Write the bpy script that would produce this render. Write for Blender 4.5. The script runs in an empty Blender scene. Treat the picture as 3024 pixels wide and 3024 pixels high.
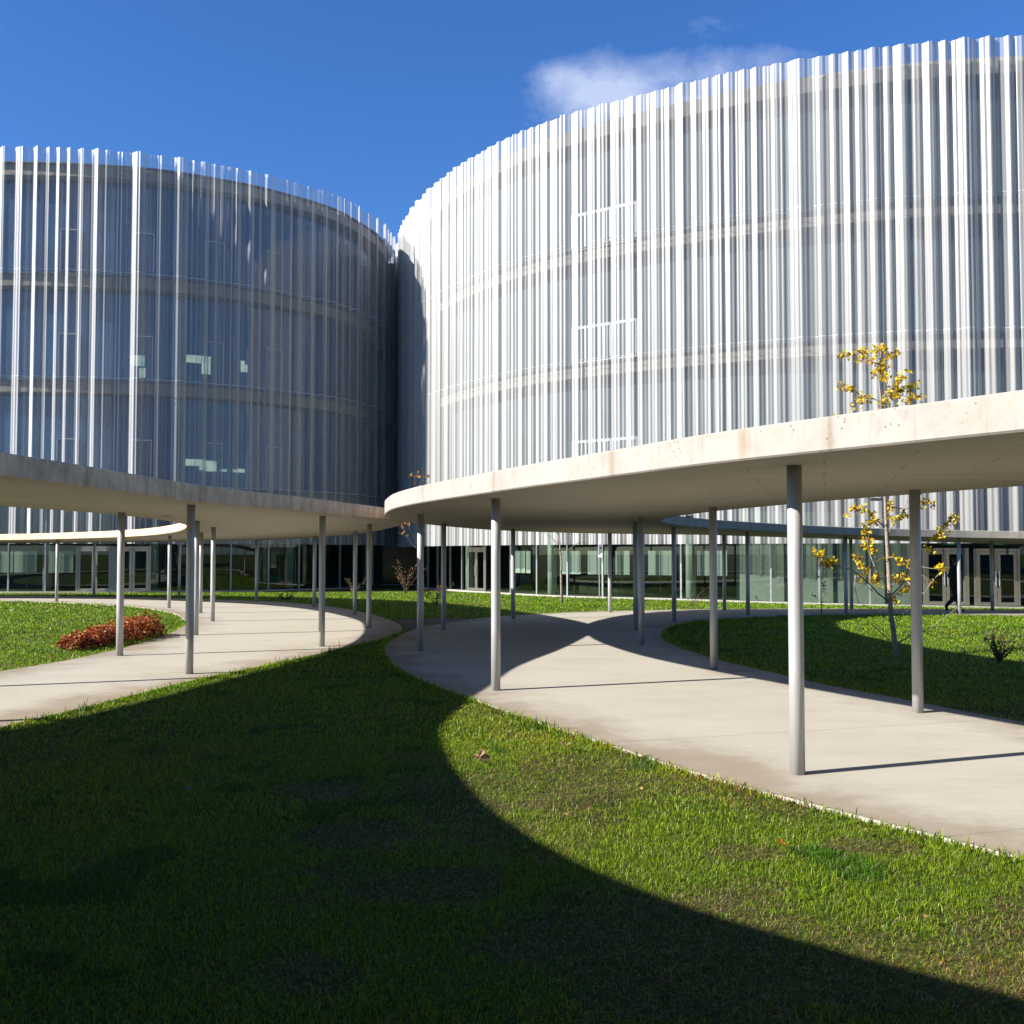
import bpy, math, random
import numpy as np
from mathutils import Vector, Matrix
from mathutils.geometry import delaunay_2d_cdt

random.seed(7)
RNG = np.random.default_rng(11)
scn = bpy.context.scene
COL = scn.collection
R = math.radians

# ------------------------------------------------------------------ scene constants (metres)
EYE = 1.68
SOFFIT = 2.36          # underside of the canopies above their own ground
SLAB = 0.235
SUN_EL = R(29.5)
ALBEDO = .78           # overall reflectance trim, balanced against the camera exposure
SUN_DIR = np.array([-1.0, -0.375])       # horizontal direction towards the sun


def sstep(a, b, t):
    t = np.clip((np.asarray(t, float) - a) / (b - a), 0, 1)
    return t * t * (3 - 2 * t)


def gz(x, y):
    """Ground level: the court falls gently away to the back."""
    x = np.clip(np.asarray(x, float), -60, 30)
    y = np.clip(np.asarray(y, float), -50, 60)
    s = .0095 * np.maximum(0, y - 24) + .015 * np.maximum(0, x - 6) * sstep(20, 30, y) + .1 * sstep(-4, 4, x) * sstep(34, 42, y)
    return -s


# ------------------------------------------------------------------ object helpers
def mesh_data(name, verts, faces, mats=None, smooth=False, midx=None, uv=None, attr=None):
    me = bpy.data.meshes.new(name)
    me.from_pydata([tuple(map(float, v)) for v in verts], [], [tuple(map(int, f)) for f in faces])
    for m in (mats or []):
        me.materials.append(m)
    if smooth:
        me.polygons.foreach_set('use_smooth', [True] * len(me.polygons))
    if midx is not None:
        me.polygons.foreach_set('material_index', list(map(int, midx)))
    if uv is not None:
        lay = me.uv_layers.new(name='UVMap')
        li = np.zeros(len(me.loops), np.int32)
        me.loops.foreach_get('vertex_index', li)
        lay.data.foreach_set('uv', np.asarray(uv, np.float32)[li].ravel())
    if attr is not None:
        for k, v in attr.items():
            a = me.attributes.new(k, 'FLOAT', 'POINT')
            a.data.foreach_set('value', np.asarray(v, np.float32))
    me.update()
    return me


def obj(name, me, parent=None, loc=None):
    o = bpy.data.objects.new(name, me)
    COL.objects.link(o)
    if parent is not None:
        o.parent = parent
    if loc is not None:
        o.location = loc
    return o


def mobj(name, verts, faces, mats, parent=None, **kw):
    if not isinstance(mats, (list, tuple)):
        mats = [mats]
    return obj(name, mesh_data(name, verts, faces, mats, **kw), parent)


def empty(name, loc=(0, 0, 0), rz=0):
    o = bpy.data.objects.new(name, None)
    COL.objects.link(o)
    o.location = loc
    o.rotation_euler = (0, 0, rz)
    o.empty_display_size = .2
    return o


def tag(o, label=None, cat=None, group=None, kind=None):
    if label: o['label'] = label
    if cat: o['category'] = cat
    if group: o['group'] = group
    if kind: o['kind'] = kind
    return o


class MB:
    """Collects boxes, tubes and polygons for one mesh."""
    def __init__(s):
        s.v, s.f, s.m = [], [], []

    def add(s, v, f, mi=0):
        b = len(s.v)
        s.v += [tuple(map(float, p)) for p in v]
        s.f += [tuple(b + i for i in q) for q in f]
        s.m += [mi] * len(f)
        return s

    def box(s, c, d, ax=(1, 0), mi=0):
        """centre, size, with the local x axis along ax in plan"""
        ax = np.array(ax, float); ax /= np.linalg.norm(ax); ay = np.array([-ax[1], ax[0]])
        v = []
        for sz in (-.5, .5):
            for sx, sy in ((-.5, -.5), (.5, -.5), (.5, .5), (-.5, .5)):
                p = ax * sx * d[0] + ay * sy * d[1]
                v.append((c[0] + p[0], c[1] + p[1], c[2] + sz * d[2]))
        return s.add(v, [(3, 2, 1, 0), (4, 5, 6, 7), (0, 1, 5, 4), (1, 2, 6, 5), (2, 3, 7, 6), (3, 0, 4, 7)], mi)

    def tube(s, pts, rad, n=6, cap=True, mi=0):
        pts = [Vector(p) for p in pts]
        if not hasattr(rad, '__len__'): rad = [rad] * len(pts)
        rings = []
        up = Vector((.13, .27, .95))
        for i, p in enumerate(pts):
            t = (pts[min(i + 1, len(pts) - 1)] - pts[max(i - 1, 0)])
            if t.length < 1e-6: t = Vector((0, 0, 1))
            t.normalize()
            a = t.cross(up)
            if a.length < .15: a = t.cross(Vector((1, .2, 0)))
            a.normalize(); b = t.cross(a)
            rings.append([p + (a * math.cos(2 * math.pi * k / n) + b * math.sin(2 * math.pi * k / n)) * rad[i] for k in range(n)])
        v = [q for r in rings for q in r]
        f = []
        for i in range(len(pts) - 1):
            for k in range(n):
                k2 = (k + 1) % n
                f.append((i * n + k, i * n + k2, (i + 1) * n + k2, (i + 1) * n + k))
        if cap:
            f.append(tuple(range(n))[::-1]); f.append(tuple((len(pts) - 1) * n + k for k in range(n)))
        return s.add(v, f, mi)

    def build(s, name, mats, parent=None, smooth=False):
        return mobj(name, s.v, s.f, mats, parent, smooth=smooth, midx=s.m)


# ------------------------------------------------------------------ material helpers
def new_mat(name):
    m = bpy.data.materials.new(name); m.use_nodes = True
    nt = m.node_tree; nt.nodes.clear()
    out = nt.nodes.new('ShaderNodeOutputMaterial')
    return m, nt, out


def N(nt, typ, **kw):
    n = nt.nodes.new(typ)
    for k, v in kw.items():
        if k.startswith('i_'):
            n.inputs[k[2:].replace('_', ' ')].default_value = v
        else:
            setattr(n, k, v)
    return n


def ramp(nt, src, stops, interp='LINEAR'):
    r = nt.nodes.new('ShaderNodeValToRGB'); r.color_ramp.interpolation = interp
    e = r.color_ramp.elements
    while len(e) > 1: e.remove(e[-1])
    e[0].position, e[0].color = stops[0][0], (*stops[0][1], 1) if len(stops[0][1]) == 3 else stops[0][1]
    for p, c in stops[1:]:
        k = e.new(p); k.color = (*c, 1)
    nt.links.new(src, r.inputs[0])
    return r.outputs[0]


def mixc(nt, fac, a, b, mode='MIX'):
    m = nt.nodes.new('ShaderNodeMix'); m.data_type = 'RGBA'; m.blend_type = mode
    if isinstance(fac, (int, float)): m.inputs[0].default_value = fac
    else: nt.links.new(fac, m.inputs[0])
    for s, i in ((a, 6), (b, 7)):
        if isinstance(s, tuple): m.inputs[i].default_value = (*s, 1)
        else: nt.links.new(s, m.inputs[i])
    return m.outputs[2]


def maths(nt, op, a, b=None, clamp=False):
    m = nt.nodes.new('ShaderNodeMath'); m.operation = op; m.use_clamp = clamp
    for s, i in ((a, 0), (b, 1)):
        if s is None: continue
        if isinstance(s, (int, float)): m.inputs[i].default_value = s
        else: nt.links.new(s, m.inputs[i])
    return m.outputs[0]


def noise(nt, vec, scale, detail=4, rough=.55, dist=0):
    n = nt.nodes.new('ShaderNodeTexNoise')
    n.inputs['Scale'].default_value = scale; n.inputs['Detail'].default_value = detail
    n.inputs['Roughness'].default_value = rough; n.inputs['Distortion'].default_value = dist
    if vec is not None: nt.links.new(vec, n.inputs['Vector'])
    return n.outputs[0]


def mapping(nt, vec, scale=(1, 1, 1), rot=(0, 0, 0), loc=(0, 0, 0)):
    n = nt.nodes.new('ShaderNodeMapping')
    n.inputs['Scale'].default_value = scale; n.inputs['Rotation'].default_value = rot; n.inputs['Location'].default_value = loc
    nt.links.new(vec, n.inputs['Vector'])
    return n.outputs[0]


def bump(nt, h, strength=.3, dist=.02):
    b = nt.nodes.new('ShaderNodeBump'); b.inputs['Strength'].default_value = strength; b.inputs['Distance'].default_value = dist
    nt.links.new(h, b.inputs['Height'])
    return b.outputs[0]


def principled(nt, out, col, rough=.6, metal=0., normal=None, spec=.5):
    p = nt.nodes.new('ShaderNodeBsdfPrincipled')
    if isinstance(col, tuple): p.inputs['Base Color'].default_value = (*(v * ALBEDO for v in col), 1)
    else: nt.links.new(mixc(nt, 1.0, col, (ALBEDO, ALBEDO, ALBEDO), 'MULTIPLY'), p.inputs['Base Color'])
    if isinstance(rough, (int, float)): p.inputs['Roughness'].default_value = rough
    else: nt.links.new(rough, p.inputs['Roughness'])
    p.inputs['Metallic'].default_value = metal
    p.inputs['Specular IOR Level'].default_value = spec
    if normal is not None: nt.links.new(normal, p.inputs['Normal'])
    if out is not None: nt.links.new(p.outputs[0], out.inputs[0])
    return p


def simple(name, col, rough=.6, metal=0., var=.12, scale=6., spec=.5):
    m, nt, out = new_mat(name)
    tc = N(nt, 'ShaderNodeTexCoord')
    n = noise(nt, tc.outputs['Object'], scale, 4)
    c = ramp(nt, n, [(.3, tuple(v * (1 - var) for v in col)), (.7, tuple(min(1, v * (1 + var)) for v in col))])
    principled(nt, out, c, rough, metal, spec=spec)
    return m


M = {}


def make_materials():
    # --- concrete of the paths: broomed, stained along the borders
    m, nt, out = new_mat('path_concrete'); M['path'] = m
    geo = N(nt, 'ShaderNodeNewGeometry'); pos = geo.outputs['Position']
    ed = N(nt, 'ShaderNodeAttribute', attribute_name='edge')
    big = noise(nt, pos, .55, 5, .6)
    st = noise(nt, mapping(nt, pos, (1.0, 22, 1), (0, 0, R(48))), 1.0, 5, .65)
    st2 = noise(nt, mapping(nt, pos, (.8, 1.5, 1), (0, 0, R(55))), 1.0, 8, .72)
    fine = noise(nt, pos, 60, 3, .7)
    base = ramp(nt, big, [(.3, (0.49, 0.437, 0.345)), (.5, (0.56, 0.51, 0.41)), (.72, (0.60, 0.555, 0.46))])
    base = mixc(nt, .34, base, ramp(nt, st, [(.3, (0.32, 0.285, 0.23)), (.52, (0.48, 0.445, 0.375)), (.75, (0.60, 0.57, 0.50))]))
    base = mixc(nt, .30, base, ramp(nt, st2, [(.32, (0.33, 0.285, 0.215)), (.5, (0.49, 0.45, 0.38)), (.7, (0.54, 0.51, 0.44))]))
    base = mixc(nt, .18, base, ramp(nt, fine, [(.35, (0.245, 0.218, 0.184)), (.65, (0.476, 0.449, 0.408))]))
    rg = noise(nt, pos, .9, 8, .68)
    rag = maths(nt, 'ADD', ed.outputs['Fac'], maths(nt, 'MULTIPLY', maths(nt, 'SUBTRACT', rg, .5), 2.6))
    stain = ramp(nt, rag, [(.0, (1, 1, 1)), (.25, (.8, .8, .8)), (.5, (.35, .35, .35)), (.95, (0, 0, 0))])
    base = mixc(nt, maths(nt, 'MULTIPLY', stain, .72), base, (0.262, 0.194, 0.122))
    spots = noise(nt, pos, 3.1, 6, .75)
    base = mixc(nt, maths(nt, 'MULTIPLY', ramp(nt, spots, [(.62, (0, 0, 0)), (.72, (1, 1, 1))]), .35), base, (0.204, 0.170, 0.129))
    # saw-cut joints
    sp = N(nt, 'ShaderNodeSeparateXYZ'); nt.links.new(pos, sp.inputs[0])
    run = maths(nt, 'ADD', maths(nt, 'MULTIPLY', sp.outputs[0], -.30), maths(nt, 'MULTIPLY', sp.outputs[1], .954))
    jd = maths(nt, 'ABSOLUTE', maths(nt, 'SUBTRACT', maths(nt, 'FRACT', maths(nt, 'DIVIDE', run, 3.4)), .5))
    joint = ramp(nt, jd, [(.0, (1, 1, 1)), (.0022, (.9, .9, .9)), (.0055, (0, 0, 0))])
    base = mixc(nt, maths(nt, 'MULTIPLY', joint, .38), base, (0.170, 0.150, 0.122))
    principled(nt, out, base, .85, 0, bump(nt, maths(nt, 'ADD', fine, st), .25, .01), spec=.25)

    # --- canopy fascia (edge of the slab) in UV: u = arc length, v = height
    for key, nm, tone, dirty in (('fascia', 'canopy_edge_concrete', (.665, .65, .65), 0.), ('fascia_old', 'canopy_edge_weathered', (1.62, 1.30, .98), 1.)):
        m, nt, out = new_mat(nm); M[key] = m
        uvn = N(nt, 'ShaderNodeUVMap', uv_map='UVMap'); uv = uvn.outputs[0]
        geo = N(nt, 'ShaderNodeNewGeometry'); pos = geo.outputs['Position']
        b1 = noise(nt, uv, 1.7, 8, .7)
        base = ramp(nt, b1, [(.28, (.46, .42, .355)), (.5, (.60, .555, .48)), (.72, (.68, .64, .56))])
        drip = noise(nt, mapping(nt, uv, (9, .55, 1)), 1.0, 5, .7)
        base = mixc(nt, maths(nt, 'MULTIPLY', ramp(nt, drip, [(.52 - .1 * dirty, (0, 0, 0)), (.72, (1, 1, 1))]), .5 + .25 * dirty), base, (.36, .29, .205))
        dirt = noise(nt, mapping(nt, uv, (3.5, 2.2, 1), loc=(4, 2, 0)), 1.0, 6, .75)
        base = mixc(nt, maths(nt, 'MULTIPLY', ramp(nt, dirt, [(.55 - .12 * dirty, (0, 0, 0)), (.7, (1, 1, 1))]), .38 + .42 * dirty), base, (.235, .205, .165))
        vor = N(nt, 'ShaderNodeTexVoronoi', feature='F1'); vor.inputs['Scale'].default_value = 21
        nt.links.new(uv, vor.inputs['Vector'])
        sel = noise(nt, uv, 4.3, 3, .6)
        pit = maths(nt, 'MULTIPLY', ramp(nt, vor.outputs['Distance'], [(.0, (1, 1, 1)), (.12, (.9, .9, .9)), (.2, (0, 0, 0))]), ramp(nt, sel, [(.5, (0, 0, 0)), (.56, (1, 1, 1))]))
        base = mixc(nt, maths(nt, 'MULTIPLY', pit, .72), base, (.17, .135, .09))
        sx = N(nt, 'ShaderNodeSeparateXYZ'); nt.links.new(uv, sx.inputs[0])
        fr = maths(nt, 'FRACT', maths(nt, 'DIVIDE', sx.outputs[0], 2.55))
        d = maths(nt, 'ABSOLUTE', maths(nt, 'SUBTRACT', fr, .5))
        seam = ramp(nt, d, [(.0, (1, 1, 1)), (.004, (.8, .8, .8)), (.012, (.25, .25, .25)), (.03, (0, 0, 0))])
        base = mixc(nt, maths(nt, 'MULTIPLY', seam, .55), base, (.33, .25, .16))
        # one rusty leak near the joint over the nearest column
        vd = nt.nodes.new('ShaderNodeVectorMath'); vd.operation = 'DISTANCE'; vd.inputs[1].default_value = (1.70, 7.44, 2.49)
        nt.links.new(mapping(nt, pos, (1, 1, .55), loc=(0, 0, 1.12)), vd.inputs[0])
        leak = maths(nt, 'ADD', maths(nt, 'MULTIPLY', vd.outputs['Value'], -9.5), maths(nt, 'ADD', .35, maths(nt, 'MULTIPLY', drip, 1.3)), clamp=True)
        base = mixc(nt, maths(nt, 'MULTIPLY', leak, .55), base, (.40, .29, .17))
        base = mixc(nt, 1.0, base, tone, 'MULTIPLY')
        principled(nt, out, base, .85, 0, bump(nt, maths(nt, 'SUBTRACT', b1, maths(nt, 'MULTIPLY', pit, 1.2)), .35, .012), spec=.25)

    # --- canopy underside
    m, nt, out = new_mat('canopy_soffit_concrete'); M['soffit'] = m
    geo = N(nt, 'ShaderNodeNewGeometry'); pos = geo.outputs['Position']
    b1 = noise(nt, pos, .45, 5, .6)
    s1 = noise(nt, mapping(nt, pos, (.35, 7, 1), (0, 0, R(12))), 1.0, 5, .65)
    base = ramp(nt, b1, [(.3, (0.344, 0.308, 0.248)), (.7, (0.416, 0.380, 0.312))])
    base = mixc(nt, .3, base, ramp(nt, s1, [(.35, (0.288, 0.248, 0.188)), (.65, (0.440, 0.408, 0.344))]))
    wv = N(nt, 'ShaderNodeTexBrick'); wv.inputs['Scale'].default_value = .42; wv.inputs['Mortar Size'].default_value = .004
    wv.inputs['Color1'].default_value = (0, 0, 0, 1); wv.inputs['Color2'].default_value = (0, 0, 0, 1); wv.inputs['Mortar'].default_value = (1, 1, 1, 1)
    nt.links.new(mapping(nt, pos, (1, 1, 1), (0, 0, R(17))), wv.inputs['Vector'])
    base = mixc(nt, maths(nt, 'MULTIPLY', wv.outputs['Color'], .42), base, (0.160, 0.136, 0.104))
    st = noise(nt, pos, 2.3, 6, .75)
    base = mixc(nt, maths(nt, 'MULTIPLY', ramp(nt, st, [(.58, (0, 0, 0)), (.72, (1, 1, 1))]), .25), base, (0.240, 0.200, 0.144))
    principled(nt, out, base, .7, 0, bump(nt, s1, .08, .01), spec=.3)
    M['roofing'] = simple('canopy_top_concrete', (.42, .40, .36), .9, 0, .2, 1.5)

    # --- building concrete (floor slabs)
    m, nt, out = new_mat('slab_concrete'); M['slab'] = m
    geo = N(nt, 'ShaderNodeNewGeometry'); pos = geo.outputs['Position']
    b1 = noise(nt, mapping(nt, pos, (1, 1, .6)), .9, 5, .6)
    base = ramp(nt, b1, [(.3, (.25, .225, .183)), (.7, (.34, .31, .255))])
    principled(nt, out, base, .85, spec=.25)

    for key, nm, alpha, base in (('screen_L', 'aluminium_mesh_shaded', .26, (.70, .70, .70)), ('screen_R', 'aluminium_mesh_sunlit', .40, (.56, .555, .545))):  # one mesh in two copies, opacity and tone set for shaded and sunlit facades
        # --- wavy mesh screens of the facade: fine aluminium mesh, partly see-through
        m, nt, out = new_mat(nm); M[key] = m
        uvn = N(nt, 'ShaderNodeUVMap', uv_map='UVMap')
        sx = N(nt, 'ShaderNodeSeparateXYZ'); nt.links.new(uvn.outputs[0], sx.inputs[0])
        big = noise(nt, mapping(nt, uvn.outputs[0], (1.1, .05, 1)), 1.0, 3, .6)
        strip = noise(nt, mapping(nt, uvn.outputs[0], (7.0, .03, 1)), 1.0, 3, .7)
        # a mesh with depth closes up at grazing angles: transmittance = t0 ** (1 / cos ** 1.5)
        geo = N(nt, 'ShaderNodeNewGeometry')
        dp = nt.nodes.new('ShaderNodeVectorMath'); dp.operation = 'DOT_PRODUCT'
        nt.links.new(geo.outputs['Normal'], dp.inputs[0]); nt.links.new(geo.outputs['Incoming'], dp.inputs[1])
        cosn = maths(nt, 'MAXIMUM', maths(nt, 'ABSOLUTE', dp.outputs['Value']), .05)
        t0 = maths(nt, 'ADD', 1 - alpha, maths(nt, 'ADD', maths(nt, 'MULTIPLY', maths(nt, 'SUBTRACT', big, .5), .18), maths(nt, 'MULTIPLY', maths(nt, 'SUBTRACT', strip, .5), .26)), clamp=True)
        fac = maths(nt, 'SUBTRACT', 1.0, maths(nt, 'POWER', t0, maths(nt, 'DIVIDE', 1.0, maths(nt, 'POWER', cosn, 1.5))), clamp=True)
        col = ramp(nt, big, [(.3, tuple(.94 * v for v in base)), (.7, tuple(1.05 * v for v in base))])
        p = principled(nt, None, col, .40, .12, spec=.5)
        tr = N(nt, 'ShaderNodeBsdfTransparent')
        mx = N(nt, 'ShaderNodeMixShader')
        nt.links.new(fac, mx.inputs[0]); nt.links.new(tr.outputs[0], mx.inputs[1]); nt.links.new(p.outputs[0], mx.inputs[2])
        nt.links.new(mx.outputs[0], out.inputs[0])

    def thin_glass(name, tint, refl=.0, body=None, bodyfac=0., gain=1.75):
        m, nt, out = new_mat(name)
        g0 = N(nt, 'ShaderNodeNewGeometry'); dp = nt.nodes.new('ShaderNodeVectorMath'); dp.operation = 'DOT_PRODUCT'
        nt.links.new(g0.outputs['Normal'], dp.inputs[0]); nt.links.new(g0.outputs['Incoming'], dp.inputs[1])
        sch = maths(nt, 'POWER', maths(nt, 'SUBTRACT', 1.0, maths(nt, 'ABSOLUTE', dp.outputs['Value']), clamp=True), 5.0)
        fr = maths(nt, 'ADD', .043, maths(nt, 'MULTIPLY', sch, .957))   # two-sided Schlick reflectance
        tr = N(nt, 'ShaderNodeBsdfTransparent'); tr.inputs[0].default_value = (*tint, 1)
        gl = N(nt, 'ShaderNodeBsdfGlossy'); gl.inputs['Roughness'].default_value = .0; gl.inputs[0].default_value = (.9, .97, .93, 1)
        src = tr.outputs[0]
        if body:
            geo = N(nt, 'ShaderNodeNewGeometry')
            nz = noise(nt, mapping(nt, geo.outputs['Position'], (.5, .5, .5)), 1.0, 2)
            df = N(nt, 'ShaderNodeBsdfDiffuse')
            nt.links.new(ramp(nt, nz, [(.3, tuple(v * .75 * ALBEDO for v in body)), (.7, tuple(v * 1.25 * ALBEDO for v in body))]), df.inputs[0])
            mb = N(nt, 'ShaderNodeMixShader'); mb.inputs[0].default_value = bodyfac
            nt.links.new(tr.outputs[0], mb.inputs[1]); nt.links.new(df.outputs[0], mb.inputs[2])
            src = mb.outputs[0]
        mx = N(nt, 'ShaderNodeMixShader')
        f = maths(nt, 'ADD', maths(nt, 'MULTIPLY', fr, gain), refl, clamp=True)
        nt.links.new(f, mx.inputs[0]); nt.links.new(src, mx.inputs[1]); nt.links.new(gl.outputs[0], mx.inputs[2])
        nt.links.new(mx.outputs[0], out.inputs[0])
        return m
    M['glass'] = thin_glass('lobby_glass', (.58, .675, .61))
    M['upper_L'] = thin_glass('office_glass_shaded', (.55, .66, .75), .02, (.050, .115, .240), .90, .9)  # same glass on both buildings: blue body paints in reflected sky and shade
    M['upper_R'] = thin_glass('office_glass_sunlit', (.55, .66, .70), .0, (.115, .155, .165), .90, .9)  # paler body paints in the sunlight; no blinds are modelled
    M['link'] = simple('dark_link_glass', (.012, .016, .022), .12)
    M['strip'] = simple('clamp_strip_aluminium', (.50, .50, .495), .35, .3)
    M['frame_white'] = simple('white_frame_paint', (.55, .56, .55), .4)
    M['frame_sun'] = simple('beige_metal_sunlit', (.165, .157, .13), .45, .2)  # darker copy of the beige door metal for the sunlit right building
    M['frame_shade'] = simple('beige_metal_shaded', (.40, .375, .31), .45, .1)  # lightened copy of that metal for doors standing in shade on the left
    M['frame_bright'] = simple('bright_window_metal', (.85, .86, .85), .4)
    M['mullion'] = simple('mullion_aluminium', (.42, .44, .44), .35, .5)
    M['grating'] = simple('grating_steel', (.12, .115, .105), .6, .4)
    M['metal_col'] = None
    m, nt, out = new_mat('column_grey_paint'); M['column'] = m
    tc = N(nt, 'ShaderNodeTexCoord')
    n1 = noise(nt, mapping(nt, tc.outputs['Object'], (14, 14, .5)), 1.0, 5, .7)
    n2 = noise(nt, mapping(nt, tc.outputs['Object'], (3, 3, 2.2)), 1.0, 4)
    c = ramp(nt, n1, [(.3, (.46, .46, .46)), (.7, (.55, .55, .55))])
    principled(nt, out, c, ramp(nt, n2, [(.3, (.33, .33, .33)), (.7, (.5, .5, .5))]), .25, bump(nt, n1, .06, .004))
    M['plinth'] = simple('plinth_concrete', (.42, .40, .35), .8, 0, .12, 3)
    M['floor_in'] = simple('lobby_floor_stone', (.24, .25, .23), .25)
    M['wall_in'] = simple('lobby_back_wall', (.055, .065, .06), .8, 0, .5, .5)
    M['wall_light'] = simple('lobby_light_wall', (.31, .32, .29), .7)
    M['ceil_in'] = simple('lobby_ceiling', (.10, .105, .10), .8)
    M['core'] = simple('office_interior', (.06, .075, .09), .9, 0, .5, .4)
    M['board'] = simple('white_board_paper', (.70, .71, .68), .6, 0, .04)
    M['black_metal'] = simple('black_stand_metal', (.018, .018, .018), .5)
    M['pillar'] = simple('white_pillar_paint', (.72, .76, .68), .6, 0, .05)
    M['soil'] = simple('bare_soil', (.030, .022, .015), .95, 0, .5, 9)
    M['bark'] = simple('young_bark', (.30, .235, .175), .85, 0, .35, 18)
    M['bark_dark'] = simple('dark_twig_bark', (.085, .058, .042), .85, 0, .3, 18)
    M['green_sign'] = simple('green_sign_plastic', (.02, .22, .09), .5)
    M['sign_grey'] = simple('sign_grey_paint', (.42, .43, .45), .45)
    M['sign_dark'] = simple('sign_dark_ink', (.03, .03, .035), .5)
    M['lamp_disc'] = simple('downlight_ring', (.36, .34, .30), .5)
    m, nt, out = new_mat('daylight_glow_panel'); M['glow'] = m  # emission painted in for daylight seen through the building, not a lamp
    em = N(nt, 'ShaderNodeEmission'); em.inputs['Strength'].default_value = .23
    tc = N(nt, 'ShaderNodeTexCoord')
    nt.links.new(ramp(nt, noise(nt, tc.outputs['Object'], 1.5, 2), [(.35, (.35, .62, .60)), (.65, (.72, .92, .80))]), em.inputs[0])
    nt.links.new(em.outputs[0], out.inputs[0])

    # --- leaf materials driven by the per-blade colour
    def leafy(name, trans, rough=.5, spec=.35, dark=1.0):
        m, nt, out = new_mat(name)
        at = N(nt, 'ShaderNodeAttribute', attribute_name='tint')
        c = mixc(nt, 1.0, at.outputs['Color'], (dark, dark, dark), 'MULTIPLY')
        p = principled(nt, None, c, rough, spec=spec)
        t = N(nt, 'ShaderNodeBsdfTranslucent'); nt.links.new(mixc(nt, 1.0, c, (ALBEDO, ALBEDO, ALBEDO), 'MULTIPLY'), t.inputs[0])
        mx = N(nt, 'ShaderNodeMixShader'); mx.inputs[0].default_value = trans
        nt.links.new(p.outputs[0], mx.inputs[1]); nt.links.new(t.outputs[0], mx.inputs[2]); nt.links.new(mx.outputs[0], out.inputs[0])
        return m
    M['grass'] = leafy('grass_blades', .45, .42, .3)
    M['leaf'] = leafy('autumn_leaves', .40, .5, .3)
    # --- turf under the blades
    m, nt, out = new_mat('lawn_soil'); M['turf'] = m
    geo = N(nt, 'ShaderNodeNewGeometry'); pos = geo.outputs['Position']
    n1 = noise(nt, pos, 1.1, 6, .65); n2 = noise(nt, pos, 22, 6, .8); n3 = noise(nt, pos, 60, 4, .75)
    g = ramp(nt, n2, [(.3, (.018, .036, .005)), (.5, (.064, .112, .010)), (.75, (.165, .215, .026))])
    b = ramp(nt, n3, [(.3, (.045, .030, .016)), (.7, (.24, .17, .09))])
    c = mixc(nt, ramp(nt, n1, [(.5, (.15, .15, .15)), (.66, (.8, .8, .8))]), g, b)
    principled(nt, out, c, .95, 0, bump(nt, n3, .8, .03), spec=.1)
    M['skin_person'] = None
    M['back_wall'] = simple('sky_blocker_wall', (.16, .17, .18), .7, 0, .35, .8)  # flat dark grey for the unseen drum added behind the viewer
# ------------------------------------------------------------------ plan curves
def closed(pts, ds):
    p = np.array(pts, float); n = len(p); out = []
    P0 = np.roll(p, 1, 0); P2 = np.roll(p, -1, 0); P3 = np.roll(p, -2, 0)
    ts = np.linspace(0, 1, 24, endpoint=False)
    for i in range(n):
        a, b, c, d = P0[i], p[i], P2[i], P3[i]
        t0 = 0; t1 = t0 + np.linalg.norm(b - a) ** .5; t2 = t1 + np.linalg.norm(c - b) ** .5; t3 = t2 + np.linalg.norm(d - c) ** .5
        t = (t1 + (t2 - t1) * ts)[:, None]
        A1 = (t1 - t) / (t1 - t0) * a + (t - t0) / (t1 - t0) * b
        A2 = (t2 - t) / (t2 - t1) * b + (t - t1) / (t2 - t1) * c
        A3 = (t3 - t) / (t3 - t2) * c + (t - t2) / (t3 - t2) * d
        B1 = (t2 - t) / (t2 - t0) * A1 + (t - t0) / (t2 - t0) * A2
        B2 = (t3 - t) / (t3 - t1) * A2 + (t - t1) / (t3 - t1) * A3
        out.append((t2 - t) / (t2 - t1) * B1 + (t - t1) / (t2 - t1) * B2)
    q = np.vstack(out); q2 = np.vstack([q, q[:1]])
    L = np.r_[0, np.cumsum(np.linalg.norm(np.diff(q2, axis=0), axis=1))]
    m = max(8, int(round(L[-1] / ds))); s = np.linspace(0, L[-1], m, endpoint=False)
    return np.c_[np.interp(s, L, q2[:, 0]), np.interp(s, L, q2[:, 1])], s, L[-1]


def normals(q):
    t = np.roll(q, -1, 0) - np.roll(q, 1, 0); t = t / np.linalg.norm(t, axis=1)[:, None]
    n = np.c_[t[:, 1], -t[:, 0]]
    a = np.sum(q[:, 0] * np.roll(q[:, 1], -1) - np.roll(q[:, 0], -1) * q[:, 1])
    return (n if a > 0 else -n), t


def smooth2(v, k):
    w = np.ones(2 * k + 1) / (2 * k + 1); vv = np.vstack([v[-k:], v, v[:k]])
    return np.c_[np.convolve(vv[:, 0], w, 'valid'), np.convolve(vv[:, 1], w, 'valid')]


def inset(pts, d, ds=.25):
    q, s, L = closed(pts, .1); n, _ = normals(q); n = smooth2(n, 20); n /= np.linalg.norm(n, axis=1)[:, None]
    r = smooth2(q - n * d, 10)
    r2 = np.vstack([r, r[:1]]); LL = np.r_[0, np.cumsum(np.linalg.norm(np.diff(r2, axis=0), axis=1))]
    m = int(LL[-1] / ds); ss = np.linspace(0, LL[-1], m, endpoint=False)
    return np.c_[np.interp(ss, LL, r2[:, 0]), np.interp(ss, LL, r2[:, 1])], ss, LL[-1]


def in_poly(px, py, poly):
    px = np.asarray(px, float); py = np.asarray(py, float); c = np.zeros(px.shape, bool)
    x0, y0 = poly[:, 0], poly[:, 1]; x1, y1 = np.roll(x0, -1), np.roll(y0, -1)
    for a, b, d, e in zip(x0, y0, x1, y1):
        if b == e: continue
        k = (b > py) != (e > py)
        c ^= k & (px < (d - a) * (py - b) / (e - b) + a)
    return c


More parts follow.
